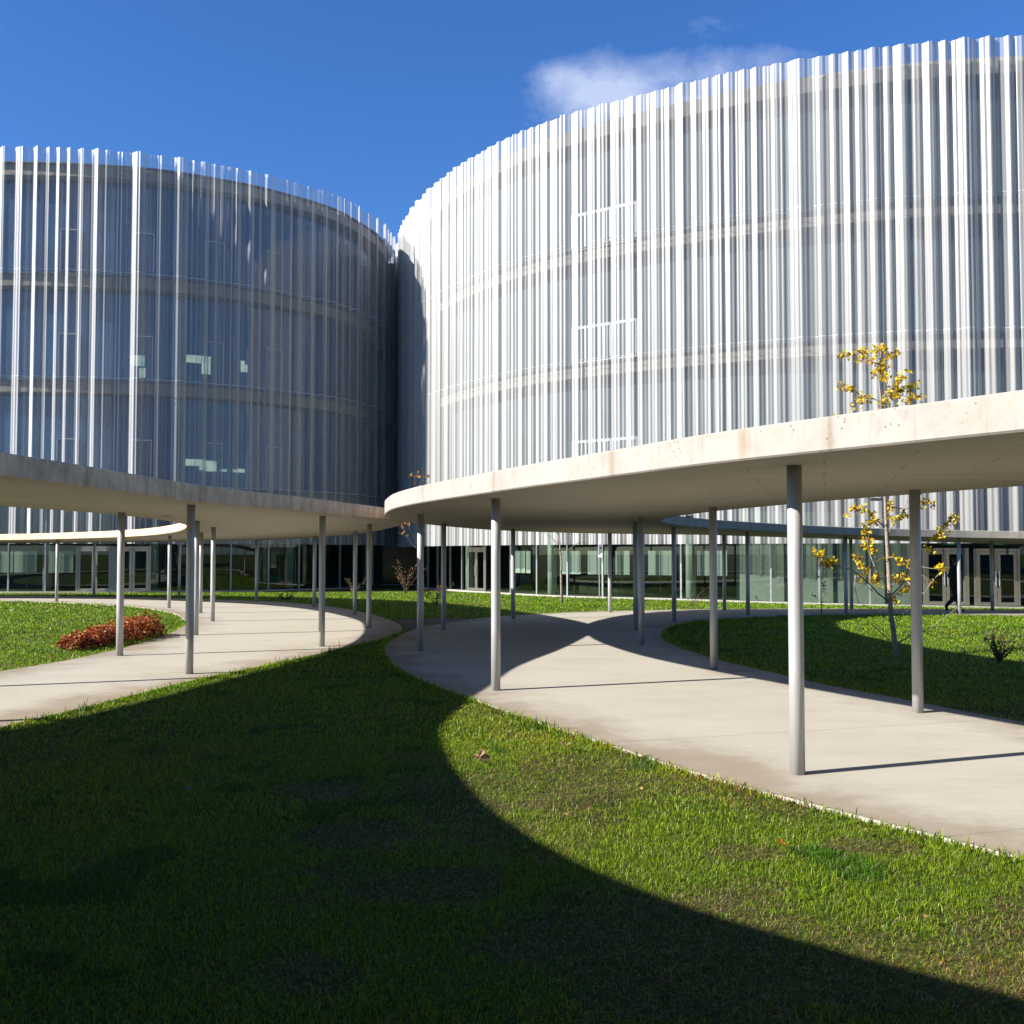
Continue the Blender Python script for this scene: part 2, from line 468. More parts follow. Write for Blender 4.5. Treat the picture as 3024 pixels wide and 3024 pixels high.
def dist_poly(px, py, poly):
    best = np.full(px.shape, 1e9)
    a = poly; b = np.roll(poly, -1, 0)
    for (ax, ay), (bx, by) in zip(a, b):
        dx, dy = bx - ax, by - ay; l = dx * dx + dy * dy + 1e-12
        t = np.clip(((px - ax) * dx + (py - ay) * dy) / l, 0, 1)
        best = np.minimum(best, (px - ax - t * dx) ** 2 + (py - ay - t * dy) ** 2)
    return np.sqrt(best)


def sheet(loops, step, fine=None):
    """Triangulated plan sheet between loops[0] (outline) and loops[1:] (holes)."""
    V = []; E = []
    for lp in loops:
        b = len(V); V += [tuple(p) for p in lp]
        E += [(b + i, b + (i + 1) % len(lp)) for i in range(len(lp))]
    lo = loops[0].min(0); hi = loops[0].max(0)
    gx, gy = np.meshgrid(np.arange(lo[0], hi[0], step), np.arange(lo[1], hi[1], step))
    gx = gx + (np.arange(gx.shape[0]) % 2)[:, None] * step * .5
    gx, gy = gx.ravel(), gy.ravel()
    ok = in_poly(gx, gy, loops[0])
    dm = dist_poly(gx, gy, loops[0])
    for h in loops[1:]:
        ok &= ~in_poly(gx, gy, h); dm = np.minimum(dm, dist_poly(gx, gy, h))
    ok &= dm > step * .45
    V += list(zip(gx[ok], gy[ok]))
    r = delaunay_2d_cdt([Vector((float(a), float(b))) for a, b in V], E, [], 0, 1e-5)
    v = np.array([(p.x, p.y) for p in r[0]]); f = np.array([list(t) for t in r[2] if len(t) == 3])
    c = v[f].mean(1)
    k = in_poly(c[:, 0], c[:, 1], loops[0])
    for h in loops[1:]: k &= ~in_poly(c[:, 0], c[:, 1], h)
    f = f[k]
    a = v[f]; cr = (a[:, 1, 0] - a[:, 0, 0]) * (a[:, 2, 1] - a[:, 0, 1]) - (a[:, 1, 1] - a[:, 0, 1]) * (a[:, 2, 0] - a[:, 0, 0])
    f[cr < 0] = f[cr < 0][:, ::-1]
    return v, f


LEFT_OUT = [(-4.95, 10.0), (-4.68, 11.3), (-4.5, 12.3), (-4.27, 13.5), (-3.95, 14.7), (-3.51, 16.2), (-3.16, 17.6), (-2.82, 19.1), (-2.55, 20.3), (-2.40, 21.5), (-2.42, 22.7),
            (-2.62, 24.1), (-2.95, 25.6), (-3.85, 28.84), (-5.09, 32.34), (-7.0, 36.3), (-8.95, 39.06), (-11.6, 41.3), (-16.77, 44.3), (-23.13, 46.3), (-30, 45.5), (-37.5, 42), (-43, 35), (-44.5, 26), (-42, 17), (-36, 9),
            (-28, 3), (-21, -1.5), (-15, -6), (-9, -10), (-2, -11), (4, -9.5), (7.2, -5.5), (7.0, -1.6), (4.6, .45), (2.2, .8), (0, .85), (-1.4, 1.35), (-2.4, 2.25), (-3.1, 2.85), (-3.6, 3.35), (-4.05, 4.0), (-4.5, 5.0), (-4.8, 6.1), (-5.05, 7.6), (-5.1, 8.8)]  # extension over and right of the camera added unseen to cut sky light
LEFT_HOLE = [(-8.9, 8.5), (-8.35, 10.2), (-7.85, 12.4), (-7.37, 14.5), (-7.05, 16.2), (-6.94, 17.8), (-6.98, 19.3), (-7.18, 21.3), (-7.72, 24.2), (-8.37, 26.3), (-10.02, 30.26), (-12.6, 34.4), (-16.11, 37.75), (-20.4, 40.3),
             (-26, 41), (-32.5, 38.5), (-37, 32), (-38, 25), (-35.5, 17), (-30, 11), (-23, 6.6), (-16, 4.6), (-11.5, 5.4)]
RIGHT_OUT = [(2.83, 5.73), (2.35, 6.45), (1.74, 7.38), (1.36, 8.05), (1.05, 8.70), (.62, 9.6), (.2, 10.45), (-.16, 11.26), (-.52, 12.1), (-.93, 13.05), (-1.37, 14.2), (-1.77, 15.5), (-2.06, 16.9), (-2.25, 18.2), (-2.34, 19.7),
             (-2.27, 21.9), (-2.05, 23.5), (-1.58, 25.25), (-.72, 27.5), (.48, 29.35), (1.99, 30.75), (3.74, 31.7), (5.35, 32.35), (7.09, 33.1), (11.27, 35.0), (18.4, 37.0), (24, 37), (30, 34), (33.5, 27), (33, 18), (29, 9.5), (22.5, 3.5), (15, .4), (8.5, .6), (5.2, 2.6), (3.75, 4.4)]
RIGHT_HOLE = [(5.12, 10.31), (4.75, 11.25), (4.5, 12.0), (4.18, 12.82), (3.95, 13.55), (3.74, 14.4), (3.38, 15.82), (3.16, 17.1), (3.0, 18.7), (2.99, 20.2), (3.16, 21.7), (3.55, 23.4), (4.2, 25.0), (5.4, 26.95), (7.1, 28.6), (8.85, 29.9),
              (10.6, 30.9), (12.7, 31.5), (15.6, 31.8), (20.5, 31.2), (25, 28), (27.5, 22), (26.8, 15.5), (23, 9.6), (17.5, 6), (12, 5.4), (8.2, 6.6), (6.2, 8.3)]
LB = [(-25.22, 49.67), (-23.42, 49.73), (-21.91, 49.86), (-20.18, 50.13), (-18.46, 50.47), (-16.8, 51.09), (-14.94, 52.08), (-13.27, 53.11), (-11.63, 54.57), (-10.41, 55.8), (-9.43, 57.1), (-8.5, 59.3), (-7.95, 60.83), (-7.6, 62.6), (-7.5, 65.5),
      (-8.2, 69), (-11, 75), (-17, 80), (-26, 82), (-36, 79), (-43, 71), (-44.5, 62), (-41.5, 56), (-36, 52), (-31, 50.3), (-27.8, 49.8)]
RB = [(-6.95, 64.2), (-6.9, 62.6), (-6.55, 61.0), (-5.92, 59.05), (-5.25, 57.2), (-4.2, 54.81), (-3.22, 52.9), (-1.75, 50.6), (-.67, 49.08), (.85, 47.4), (3.21, 45.45), (5.42, 44.0), (7.52, 42.74), (9.53, 41.64), (11.49, 40.78), (13.41, 40.08),
      (15.31, 39.52), (17.24, 39.15), (18.57, 38.93), (19.78, 38.8), (22, 38.75), (26, 39.3), (31, 41.2), (36, 45.2), (39, 52), (38, 62), (32, 70), (20, 76), (8, 77), (-2, 73.5), (-5.9, 68)]
CREST_L = [0.22, 1.22, 1.98, 2.46, 2.92, 3.4, 4.02, 4.8, 5.2, 5.88, 6.74, 7.18, 7.76, 8.74, 9.42, 9.82, 10.38, 10.82, 11.12, 11.48, 12.26, 12.66, 13.18, 13.96, 14.44, 14.92, 15.74, 16.58, 17.5, 18.04, 18.66, 19.34, 20.7, 21.6, 22.7, 23.88]
CREST_R = [.9, 1.6, 2.32, 3.42, 4.22, 4.92, 5.72, 6.94, 8.14, 9.04, 10.02, 10.8, 11.74, 12.58, 13.34, 14.08, 14.68, 15.18, 15.76, 16.64, 17.22, 17.76, 18.34, 18.94, 19.4, 19.92, 20.38, 20.82, 21.7, 22.4, 22.9, 23.68, 24.36, 24.8, 25.54, 26.12, 26.7, 27.36, 27.88, 28.32,
           28.78, 29.4, 29.86, 30.72, 31.62, 32.5, 32.98, 33.48, 33.98, 34.46, 34.98, 35.54, 36.06, 36.58, 37.08, 37.82, 38.76, 39.5, 39.94]


# ------------------------------------------------------------------ ground, paths, canopies
def build_ground():
    xs = np.r_[np.array([-1500, -600, -250, -120]), np.arange(-70, 71, 1.0), np.array([120, 250, 600, 1500])]
    ys = np.r_[np.array([-1500, -600, -250, -120]), np.arange(-60, 91, 1.0), np.array([120, 250, 600, 1500])]
    X, Y = np.meshgrid(xs, ys)
    Z = gz(X, Y) - .028
    nx, ny = len(xs), len(ys)
    v = np.c_[X.ravel(), Y.ravel(), Z.ravel()]
    f = [(j * nx + i, j * nx + i + 1, (j + 1) * nx + i + 1, (j + 1) * nx + i) for j in range(ny - 1) for i in range(nx - 1)]
    o = mobj('ground', v, f, M['turf'], smooth=True)
    tag(o, 'lawn soil with thin turf under the grass of the court', kind='structure')


def build_paths():
    res = []
    for nm, lab, out, hole in (('path', 'pale broomed concrete path ringing the round lawn on the left', LEFT_OUT, LEFT_HOLE), ('path', 'pale concrete path curving under the nearer canopy on the right', RIGHT_OUT, RIGHT_HOLE)):
        lo = closed(out, .3)[0]; lh = closed(hole, .3)[0]
        v, f = sheet([lo, lh], .5)
        nb = len(lo) + len(lh)
        ed = np.minimum(dist_poly(v[:, 0], v[:, 1], lo), dist_poly(v[:, 0], v[:, 1], lh))
        z = gz(v[:, 0], v[:, 1])
        V = [(a, b, c) for (a, b), c in zip(v, z)]; F = [tuple(t) for t in f]
        edge = list(ed)
        for lp, sgn in ((lo, 1), (lh, -1)):
            b = len(V); n = len(lp); zz = gz(lp[:, 0], lp[:, 1])
            V += [(p[0], p[1], c) for p, c in zip(lp, zz)] + [(p[0], p[1], c - .2) for p, c in zip(lp, zz)]
            edge += [0.8] * (2 * n)
            ccw = np.sum(lp[:, 0] * np.roll(lp[:, 1], -1) - np.roll(lp[:, 0], -1) * lp[:, 1]) > 0
            for i in range(n):
                j = (i + 1) % n
                q = (b + i, b + n + i, b + n + j, b + j)
                F.append(q if (ccw == (sgn > 0)) else q[::-1])
        o = mobj(nm, V, F, M['path'], attr={'edge': edge})
        tag(o, lab, kind='structure')
        res.append((lo, lh))
    return res


def lift(side, x, y):
    """The canopy slabs are not quite level."""
    if side == 'L':
        return .075 * (1 - sstep(9, 15, y))
    return 0 * np.asarray(x)


def build_canopy(side, loops, columns, lights, label):
    root = empty('canopy', (0, 0, 0))
    tag(root, label, 'canopy', 'flat concrete canopies over the ring paths')
    lo, lh = loops
    v, f = sheet([lo, lh], 1.0)
    zb = gz(v[:, 0], v[:, 1]) + SOFFIT + lift(side, v[:, 0], v[:, 1])
    n0 = len(v)
    V = [(a, b, c) for (a, b), c in zip(v, zb)] + [(a, b, c + SLAB) for (a, b), c in zip(v, zb)]
    F = [tuple(t[::-1]) for t in f] + [tuple(t + n0) for t in f]
    mi = [1] * len(f) + [2] * len(f)
    uv = [(0, 0)] * len(V)
    BV = .014   # small chamfer along the arris
    for lp, sgn in ((lo, 1), (lh, -1)):
        b = len(V); n = len(lp)
        arc = np.r_[0, np.cumsum(np.linalg.norm(np.diff(np.vstack([lp, lp[:1]]), axis=0), axis=1))]
        lp2 = np.vstack([lp, lp[:1]])
        zz = gz(lp2[:, 0], lp2[:, 1]) + SOFFIT + lift(side, lp2[:, 0], lp2[:, 1])
        nn, _ = normals(lp); nn = np.vstack([nn, nn[:1]]) * sgn
        rows = [(0, 0), (BV, BV), (BV, SLAB - BV), (0, SLAB)]
        for off, dz in rows:
            V += [(p[0] + q[0] * off, p[1] + q[1] * off, c + dz) for p, q, c in zip(lp2, nn, zz)]
            uv += [(a, dz) for a in arc]
        ccw = np.sum(lp[:, 0] * np.roll(lp[:, 1], -1) - np.roll(lp[:, 0], -1) * lp[:, 1]) > 0
        m = n + 1
        for k in range(3):
            for i in range(n):
                q = (b + k * m + i, b + k * m + i + 1, b + (k + 1) * m + i + 1, b + (k + 1) * m + i)
                F.append(q if (ccw == (sgn > 0)) else q[::-1]); mi.append(0)
    mobj('slab', V, F, [M['fascia_old' if side == 'L' else 'fascia'], M['soffit'], M['roofing']], root, midx=mi, uv=uv)
    # slender round columns
    ns = 28; r = .0572
    for (x, y) in columns:
        z0 = float(gz(x, y)); z1 = float(z0 + SOFFIT + lift(side, x, y)) + .02
        mb = MB()
        zs = [z0 - .05, z0 + .8, z0 + 1.6, z1]
        mb.tube([(0, 0, z - z0) for z in zs], r, ns)
        o = mb.build('column', M['column'], root)
        o.location = (x, y, z0)
        me = o.data
        me.polygons.foreach_set('use_smooth', [len(p.vertices) == 4 for p in me.polygons])
    for (x, y) in lights:
        mb = MB(); z = float(gz(x, y) + SOFFIT + lift(side, x, y))
        mb.tube([(x, y, z - .012), (x, y, z + .02)], .075, 24)
        mb.tube([(x, y, z - .013), (x, y, z - .0125)], .05, 24, mi=1)
        mb.build('downlight', [M['lamp_disc'], M['sign_dark']], root)
    return root


COLS_L = [(-17.3, 39.0), (-18.35, 45.05), (-6.47, 16.96), (-11.16, 33.41), (-13.94, 43.0), (-4.52, 14.41), (-6.54, 21.25), (-9.14, 30.13), (-7.53, 25.83), (-9.73, 39.06), (-6.61, 34.31), (-3.45, 18.64), (-4.44, 29.02), (-3.26, 23.41),
          (-7.1, 12.85), (-8.0, 9.3), (-5.6, 9.55), (-5.5, 5.4), (-9.6, 5.6), (-24, 42.0), (-24, 45.6), (-4.0, 2.6), (-1.4, -1.2), (-12, -5), (4.2, -1.4), (3.5, -7)]
COLS_R = [(-1.59, 17.81), (-1.51, 22.66), (-.2, 12.68), (.03, 26.94), (2.9, 30.4), (2.71, 22.49), (2.4, 19.03), (4.03, 25.53), (2.94, 14.98), (6.66, 32.2), (6.67, 29.03), (2.18, 7.89), (10.28, 31.6), (11.34, 34.3), (4.3, 10.92), (13.95, 32.0),
          (16.28, 34.8), (19.5, 32.2), (21.5, 36), (6.2, 7.3), (4.9, 4.0), (10, 4.6), (9, 1.4), (28.2, 26), (30.6, 14)]
# ------------------------------------------------------------------ buildings
Z_TIERS = [(15.645, 21.7), (10.345, 15.64), (5.045, 10.34), (None, 5.04)]
Z_SLABS = [(20.55, 21.2), (14.98, 15.55), (9.68, 10.25), (4.38, 4.95)]


def pleats(L, known):
    """Crest positions around the whole outline: the observed ones, then irregular spacing."""
    c = list(known)
    rnd = random.Random(3)
    s = c[-1]
    while True:
        s += rnd.choice([.5, .55, .62, .7, .8, 1.0, 1.5])
        if s > L - .45 + known[0]: break
        c.append(s)
    return np.array(c)


def screen_profile(crest, L, s, gain=(), seed=5):
    """Rounded outward folds of varied width with flat runs between them."""
    rng = np.random.default_rng(seed)
    n = len(crest); gl = crest - np.roll(crest, 1); gl[0] += L; gr = np.roll(crest, -1) - crest; gr[-1] += L
    nar = np.where(rng.random(n) < .62, rng.uniform(.27, .40, n), rng.uniform(.42, .55, n))
    if len(gain): nar[:len(gain)] = np.where(np.array(gain) > 1.2, rng.uniform(.44, .56, len(gain)), nar[:len(gain)])
    hl = np.clip(nar * gl * rng.uniform(.8, 1.2, n), .11, .60); hr = np.clip(nar * gr * rng.uniform(.8, 1.2, n), .11, .60)
    A = np.clip(.85 * (hl + hr) / 2, .09, .29) * rng.uniform(.6, 1.15, n)
    if len(gain): A[:len(gain)] *= np.array(gain)
    off = np.zeros_like(s)
    for c, a, l, r in zip(crest, A, hl, hr):
        d = (s - c + L / 2) % L - L / 2
        t = np.where(d < 0, -d / l, d / r)
        b = np.where(t < 1, np.cos(np.clip(t, 0, 1) * np.pi / 2), 0)
        off = np.maximum(off, a * (b ** 1.15))
    return off - .12, None


def build_screens(root, plan, known, zbot, side, gain=()):
    q, s, L = closed(plan, .0135)
    n, t = normals(q); n = smooth2(n, 40); n /= np.linalg.norm(n, axis=1)[:, None]
    crest = pleats(L, known)
    off, w = screen_profile(crest, L, s, gain)
    # soften the valleys a little
    k = 6; ker = np.ones(2 * k + 1) / (2 * k + 1)
    off = np.convolve(np.r_[off[-k:], off, off[:k]], ker, 'valid')
    mod = .55 + .9 * vnoise(s, s * 0 + (3 if side == 'L' else 9), .55, 17)
    rib = .0115 * mod * np.cos(2 * np.pi * s / .172 + 1.3 * np.sin(s * 1.7))
    fold = (.020 if side == 'R' else .010) * vnoise(s, s * 0 + 5, .9, 31) * np.cos(2 * np.pi * s / .31 + 2.1 * np.sin(s * .9))
    if side == 'R': off = off * .84
    m = len(q)
    for ti, (z0, z1) in enumerate(Z_TIERS):
        z0 = zbot if z0 is None else z0
        out = off + rib + fold + (.006 if ti % 2 == 0 else .0)
        p = q + n * out[:, None]
        # each storey is a separate run of panels; a hair of lean keeps the laps readable
        zs = np.array([z0, z0 + .05, z1 - .05, z1]); bow = [0., 0., 0., 0.]
        V = np.vstack([np.c_[p + n * b, np.full(m, z)] for z, b in zip(zs, bow)])
        i = np.arange(m); j = (i + 1) % m
        F = np.vstack([np.c_[r * m + i, r * m + j, (r + 1) * m + j, (r + 1) * m + i] for r in range(3)])
        me = bpy.data.meshes.new('mesh_screen')
        me.vertices.add(len(V)); me.vertices.foreach_set('co', V.astype(np.float32).ravel())
        me.loops.add(F.size); me.loops.foreach_set('vertex_index', F.astype(np.int32).ravel())
        me.polygons.add(len(F)); me.polygons.foreach_set('loop_start', (np.arange(len(F)) * 4).astype(np.int32))
        me.polygons.foreach_set('loop_total', np.full(len(F), 4, np.int32))
        me.update(calc_edges=True)
        me.polygons.foreach_set('use_smooth', [True] * len(F))
        uvl = me.uv_layers.new(name='UVMap')
        uv = np.c_[np.tile(s, 4), np.repeat(zs, m)].astype(np.float32)
        uvl.data.foreach_set('uv', uv[F.ravel()].ravel())
        me.materials.append(M['screen_' + side])
        obj('mesh_screen', me, root)
        if ti < 3:   # pale clamp strip following the folds at the joint
            k = np.arange(0, m, 2); pk = (q + n * (off + rib + fold + .003)[:, None])[k]; mm = len(k)
            V = np.vstack([np.c_[pk, np.full(mm, z0 - .022)], np.c_[pk, np.full(mm, z0 + .014)]]); i = np.arange(mm); j = (i + 1) % mm
            mobj('joint_strip', V, np.c_[i, j, mm + j, mm + i], M['strip'], root, smooth=True)


def prism(name, plan, z0, z1, mat, root, cap=True):
    n = len(plan)
    V = [(a, b, z0) for a, b in plan] + [(a, b, z1) for a, b in plan]
    F = [(i, (i + 1) % n, n + (i + 1) % n, n + i) for i in range(n)]
    if cap:
        F += [tuple(range(n))[::-1], tuple(range(n, 2 * n))]
    return mobj(name, V, F, mat, root)


def ribbon(mb, pts, z0, z1, mi=0):
    m = len(pts)
    z0 = np.broadcast_to(z0, (m,)); z1 = np.broadcast_to(z1, (m,))
    v = [(p[0], p[1], a) for p, a in zip(pts, z0)] + [(p[0], p[1], a) for p, a in zip(pts, z1)]
    mb.add(v, [(i, i + 1, m + i + 1, m + i) for i in range(m - 1)], mi)


class Curve:
    def __init__(s, plan, d, ds=.05):
        s.q, s.s, s.L = inset(plan, d, ds)
        s.n, s.t = normals(s.q)

    def at(s, u):
        u = u % s.L
        i = int(u / s.L * len(s.q)) % len(s.q); j = (i + 1) % len(s.q); f = u / s.L * len(s.q) - int(u / s.L * len(s.q))
        return s.q[i] * (1 - f) + s.q[j] * f, s.t[i], s.n[i]

    def seg(s, a, b):
        k = max(2, int((b - a) / .25) + 1)
        return np.array([s.at(u)[0] for u in np.linspace(a, b, k)])


def make_door(root, cv, a, b, leaves, fmat, top=2.24):
    """Glazed double doors set in the lobby glazing between arc positions a and b."""
    p0, _, n0 = cv.at(a); p1, _, n1 = cv.at(b)
    ax = p1 - p0; W = np.linalg.norm(ax); ax = ax / W; nn = (n0 + n1); nn = nn / np.linalg.norm(nn)
    zb = float(gz(*p0)) + .06
    d = empty('door', (0, 0, 0)); d.parent = root
    fm = MB(); fw = .085; dep = .07
    P = lambda u, o=0.: p0 + ax * u + nn * (o + .02)
    def bar(u0, u1, z0, z1, o=0., th=dep):
        c = P((u0 + u1) / 2, o); fm.box((c[0], c[1], zb + (z0 + z1) / 2), (u1 - u0, th, z1 - z0), ax)
    bar(0, fw, 0, top); bar(W - fw, W, 0, top); bar(fw, W - fw, top - .10, top)
    lw = (W - 2 * fw) / leaves
    for k in range(leaves):
        u = fw + k * lw
        st = .13
        bar(u + .008, u + st, .01, top - .11, .012, .05); bar(u + lw - st, u + lw - .008, .01, top - .11, .012, .05)
        bar(u + st, u + lw - st, .01, .14, .012, .05); bar(u + st, u + lw - st, top - .24, top - .11, .012, .05)
        g = MB(); c0 = P(u + st, .012); c1 = P(u + lw - st, .012)
        g.add([(*c0, zb + .14), (*c1, zb + .14), (*c1, zb + top - .24), (*c0, zb + top - .24)], [(0, 1, 2, 3)])
        g.build('pane', M['glass'], d)
        hb = MB(); uh = u + lw - .065 if k % 2 == 0 else u + .065
        c = P(uh, .085)
        hb.tube([(c[0], c[1], zb + .78), (c[0], c[1], zb + 1.35)], .016, 8)
        for z in (.84, 1.29):
            c2 = P(uh, .03); hb.tube([(c[0], c[1], zb + z), (c2[0], c2[1], zb + z)], .012, 6)
        hb.build('handle', M['mullion'], d)
    fm.build('frame', fmat, d)
    # transom glass above
    g = MB(); g.add([(*p0, zb + top + .01), (*p1, zb + top + .01), (*p1, 4.37), (*p0, 4.37)], [(0, 1, 2, 3)])
    g.build('transom', M['glass'], d)
    return d


def make_window(root, cv, a, b, z0, z1, fw=.06, split=(), mat='frame_white'):
    p0, _, n0 = cv.at(a); p1, _, n1 = cv.at(b)
    ax = p1 - p0; W = np.linalg.norm(ax); ax = ax / W; nn = (n0 + n1) / np.linalg.norm(n0 + n1)
    mb = MB()
    def bar(u0, u1, za, zb):
        c = p0 + ax * (u0 + u1) / 2 + nn * .05; mb.box((c[0], c[1], (za + zb) / 2), (u1 - u0, .07, zb - za), ax)
    bar(0, fw, z0, z1); bar(W - fw, W, z0, z1); bar(fw, W - fw, z1 - fw, z1); bar(fw, W - fw, z0, z0 + fw)
    for u in split: bar(u * W - fw / 2, u * W + fw / 2, z0 + fw, z1 - fw)
    return mb.build('window', M[mat], root)


def build_building(plan, known, zbot, label, doors, mullions, pillars, side):
    root = empty('curved_building', (float(np.mean([p[0] for p in plan])), float(np.mean([p[1] for p in plan])), 0))
    tag(root, label, 'building', 'screened university buildings')
    inv = empty('tmp')
    bpy.data.objects.remove(inv)
    kids_before = set(COL.objects)
    build_screens(None, plan, known, zbot, side, [1.35 if c < 5.5 or abs(c - 6.74) < .05 or abs(c - 8.74) < .05 else (.45 if c < 8.7 else 1.15) for c in known] if side == 'L' else ())
    edge = inset(plan, .62, .5)[0]
    for z0, z1 in Z_SLABS:
        prism('floor_slab', edge, z0, z1, M['slab'], None)
    # maintenance gratings between slab edge and screen, one per joint
    oq, ins = inset(plan, .42, .3)[0], inset(plan, .60, .3)[0]
    for z in ((21.10, 15.56, 10.26, 4.96) if side == 'L' else (15.56, 10.26, 4.96)):
        mb = MB(); m = min(len(oq), len(ins))
        iq = np.array([ins[int(i / len(oq) * len(ins))] for i in range(len(oq))])
        n = len(oq)
        V = [(*p, z) for p in oq] + [(*p, z) for p in iq] + [(*p, z + .055) for p in oq] + [(*p, z + .055) for p in iq]
        F = []
        for i in range(n):
            j = (i + 1) % n
            F += [(i, j, n + j, n + i), (2 * n + i, 3 * n + i, 3 * n + j, 2 * n + j), (i, 2 * n + i, 2 * n + j, j)]
        mobj('grating', V, F, M['grating'], None)
    # office glazing
    cv = Curve(plan, 1.3)
    for (a, b) in ((15.56, 20.54), (10.26, 14.97), (4.96, 9.67)):
        mb = MB(); q = np.vstack([cv.q[::4], cv.q[:1]])
        ribbon(mb, q, a, b)
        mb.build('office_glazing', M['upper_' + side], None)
        for u in np.arange(.6, cv.L, 2.7):
            q, t, n = cv.at(u)
            if q[1] > 61: continue
            q = q - n * .05
            mb = MB(); mb.box((q[0], q[1], (a + b) / 2), (.05, .06, b - a - .01), t)
            mb.build('mullion', M['mullion'], None)
    core = inset(plan, 2.6, .6)[0]
    for (a, b) in ((15.56, 20.54), (10.26, 14.97), (4.96, 9.67)):
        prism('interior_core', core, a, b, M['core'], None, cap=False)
    # ground floor
    fl = inset(plan, 1.0, .5)[0]
    zt = gz(fl[:, 0], fl[:, 1]) + .05
    n = len(fl)
    V = [(a, b, z) for (a, b), z in zip(fl, zt)] + [(a, b, z - .4) for (a, b), z in zip(fl, zt)] + [(float(fl[:, 0].mean()), float(fl[:, 1].mean()), float(zt.min()))]
    F = [(i, (i + 1) % n, n + (i + 1) % n, n + i)[::-1] for i in range(n)] + [(i, (i + 1) % n, 2 * n) for i in range(n)]
    mobj('plinth', V, F, M['plinth'], None)
    inner = inset(plan, 1.42, .5)[0]
    zi = gz(inner[:, 0], inner[:, 1]) + .06; n = len(inner)
    V = [(a, b, z) for (a, b), z in zip(inner, zi)] + [(float(inner[:, 0].mean()), float(inner[:, 1].mean()), float(zi.min()))]
    mobj('lobby_floor', V, [(i, (i + 1) % n, n) for i in range(n)], M['floor_in'], None)
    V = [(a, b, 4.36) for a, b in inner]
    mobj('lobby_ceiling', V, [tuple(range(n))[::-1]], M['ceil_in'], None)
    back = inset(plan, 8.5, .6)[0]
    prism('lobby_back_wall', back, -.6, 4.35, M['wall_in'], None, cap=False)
    # partition that closes the lobby off towards the back of the building
    mb = MB()
    if side == 'L': mb.box((-14.5, 66.2, 1.9), (12.0, .2, 4.85))
    else: mb.box((0.6, 66.2, 1.9), (12.4, .2, 4.85))
    mb.build('lobby_partition', M['wall_in'], None)
    # lobby glazing, broken by the doors
    cuts = sorted([(a, b) for a, b, _ in doors])
    pos = cuts[-1][1] - cv.L
    mb = MB()
    for a, b in cuts:
        q = cv.seg(pos, a); ribbon(mb, q, gz(q[:, 0], q[:, 1]) + .055, 4.37); pos = b
    mb.build('lobby_glazing', M['glass'], None)
    for u in mullions:
        p, t, nn = cv.at(u); p = p + nn * .02; z = float(gz(*p)) + .05
        mb = MB(); mb.box((p[0], p[1], (z + 4.36) / 2), (.075, .09, 4.36 - z), t)
        mb.build('mullion', M['mullion'], None)
    for a, b, k in doors:
        make_door(None, cv, a, b, k, M['frame_shade' if side == 'L' else 'frame_sun'])
        if k > 1:
            p, t, nn = cv.at((a + b) / 2 + .25); p = p - nn * .35
            mb = MB(); mb.box((p[0], p[1], 2.12), (.42, .06, .2), t)
            mb.build('exit_sign', M['green_sign'], None)
    pc = Curve(plan, 1.95)
    for (x, y) in pillars:
        mb = MB(); z = float(gz(x, y)) + .05
        mb.tube([(x, y, z), (x, y, 4.36)], .225, 28)
        o = mb.build('pillar', M['pillar'], None)
        o.data.polygons.foreach_set('use_smooth', [len(p.vertices) == 4 for p in o.data.polygons])
    if side == 'L':
        # recessed glazed link joining the two buildings
        mb = MB(); mb.box((-7.2, 66.5, 10.2), (6.5, .2, 21.0)); mb.build('link_wall', M['link'], None)
        for (x, za, zb) in ((-7.33, 9.2, 10.9), (-7.18, 6.0, 7.3), (-7.30, 13.5, 14.2), (-7.28, 3.2, 4.4)):
            mb = MB(); mb.box((x, 66.37, (za + zb) / 2), (.09, .04, zb - za)); mb.build('window_glow', M['glow'], None)
        for (za, zb) in ((15.7, 18.05), (10.4, 12.75), (5.1, 7.45)):
            for c in (2.94, 6.48, 9.98, 13.34):
                make_window(None, cv, c - .5, c + .5, za, zb, .05)
        glow = ((9.0, .75, 11.55, 11.95), (9.55, .3, 11.0, 11.95), (9.8, .12, 11.0, 11.95), (6.25, .7, 11.2, 11.75), (6.5, .3, 10.6, 11.1), (11.55, .22, 11.3, 11.9), (11.75, .12, 11.3, 11.7),
               (9.0, .7, 6.2, 6.55), (9.5, .3, 6.0, 6.55), (9.95, .55, 5.95, 6.5), (10.6, .35, 5.95, 6.1), (11.2, .25, 5.95, 6.1), (11.5, .45, 5.95, 6.15))
        lc = Curve(plan, 1.24)
        for (c, w, za, zb) in glow:
            q = lc.seg(c - w / 2, c + w / 2); mb = MB(); ribbon(mb, q, za, zb); mb.build('window_glow', M['glow'], None)  # glowing panels imitate daylight from the far-side windows
    else:
        for (za, zb) in ((15.7, 17.5), (10.4, 12.2), (5.1, 6.9)):
            make_window(None, cv, 19.16, 22.64, za, zb, .13, (.22, .5, .6), 'frame_bright')
        lw = Curve(plan, 1.8)
        a, b = 27.2, 34.2
        q = lw.seg(a * lw.L / cv.L - .2, b * lw.L / cv.L); mb = MB(); ribbon(mb, q, -.45, 4.35)
        mb.build('lobby_side_wall', M['wall_light'], None)
    for o in [o for o in COL.objects if o not in kids_before and o.parent is None]:
        o.parent = root
        o.matrix_parent_inverse = Matrix.Translation(root.location).inverted()
    return root


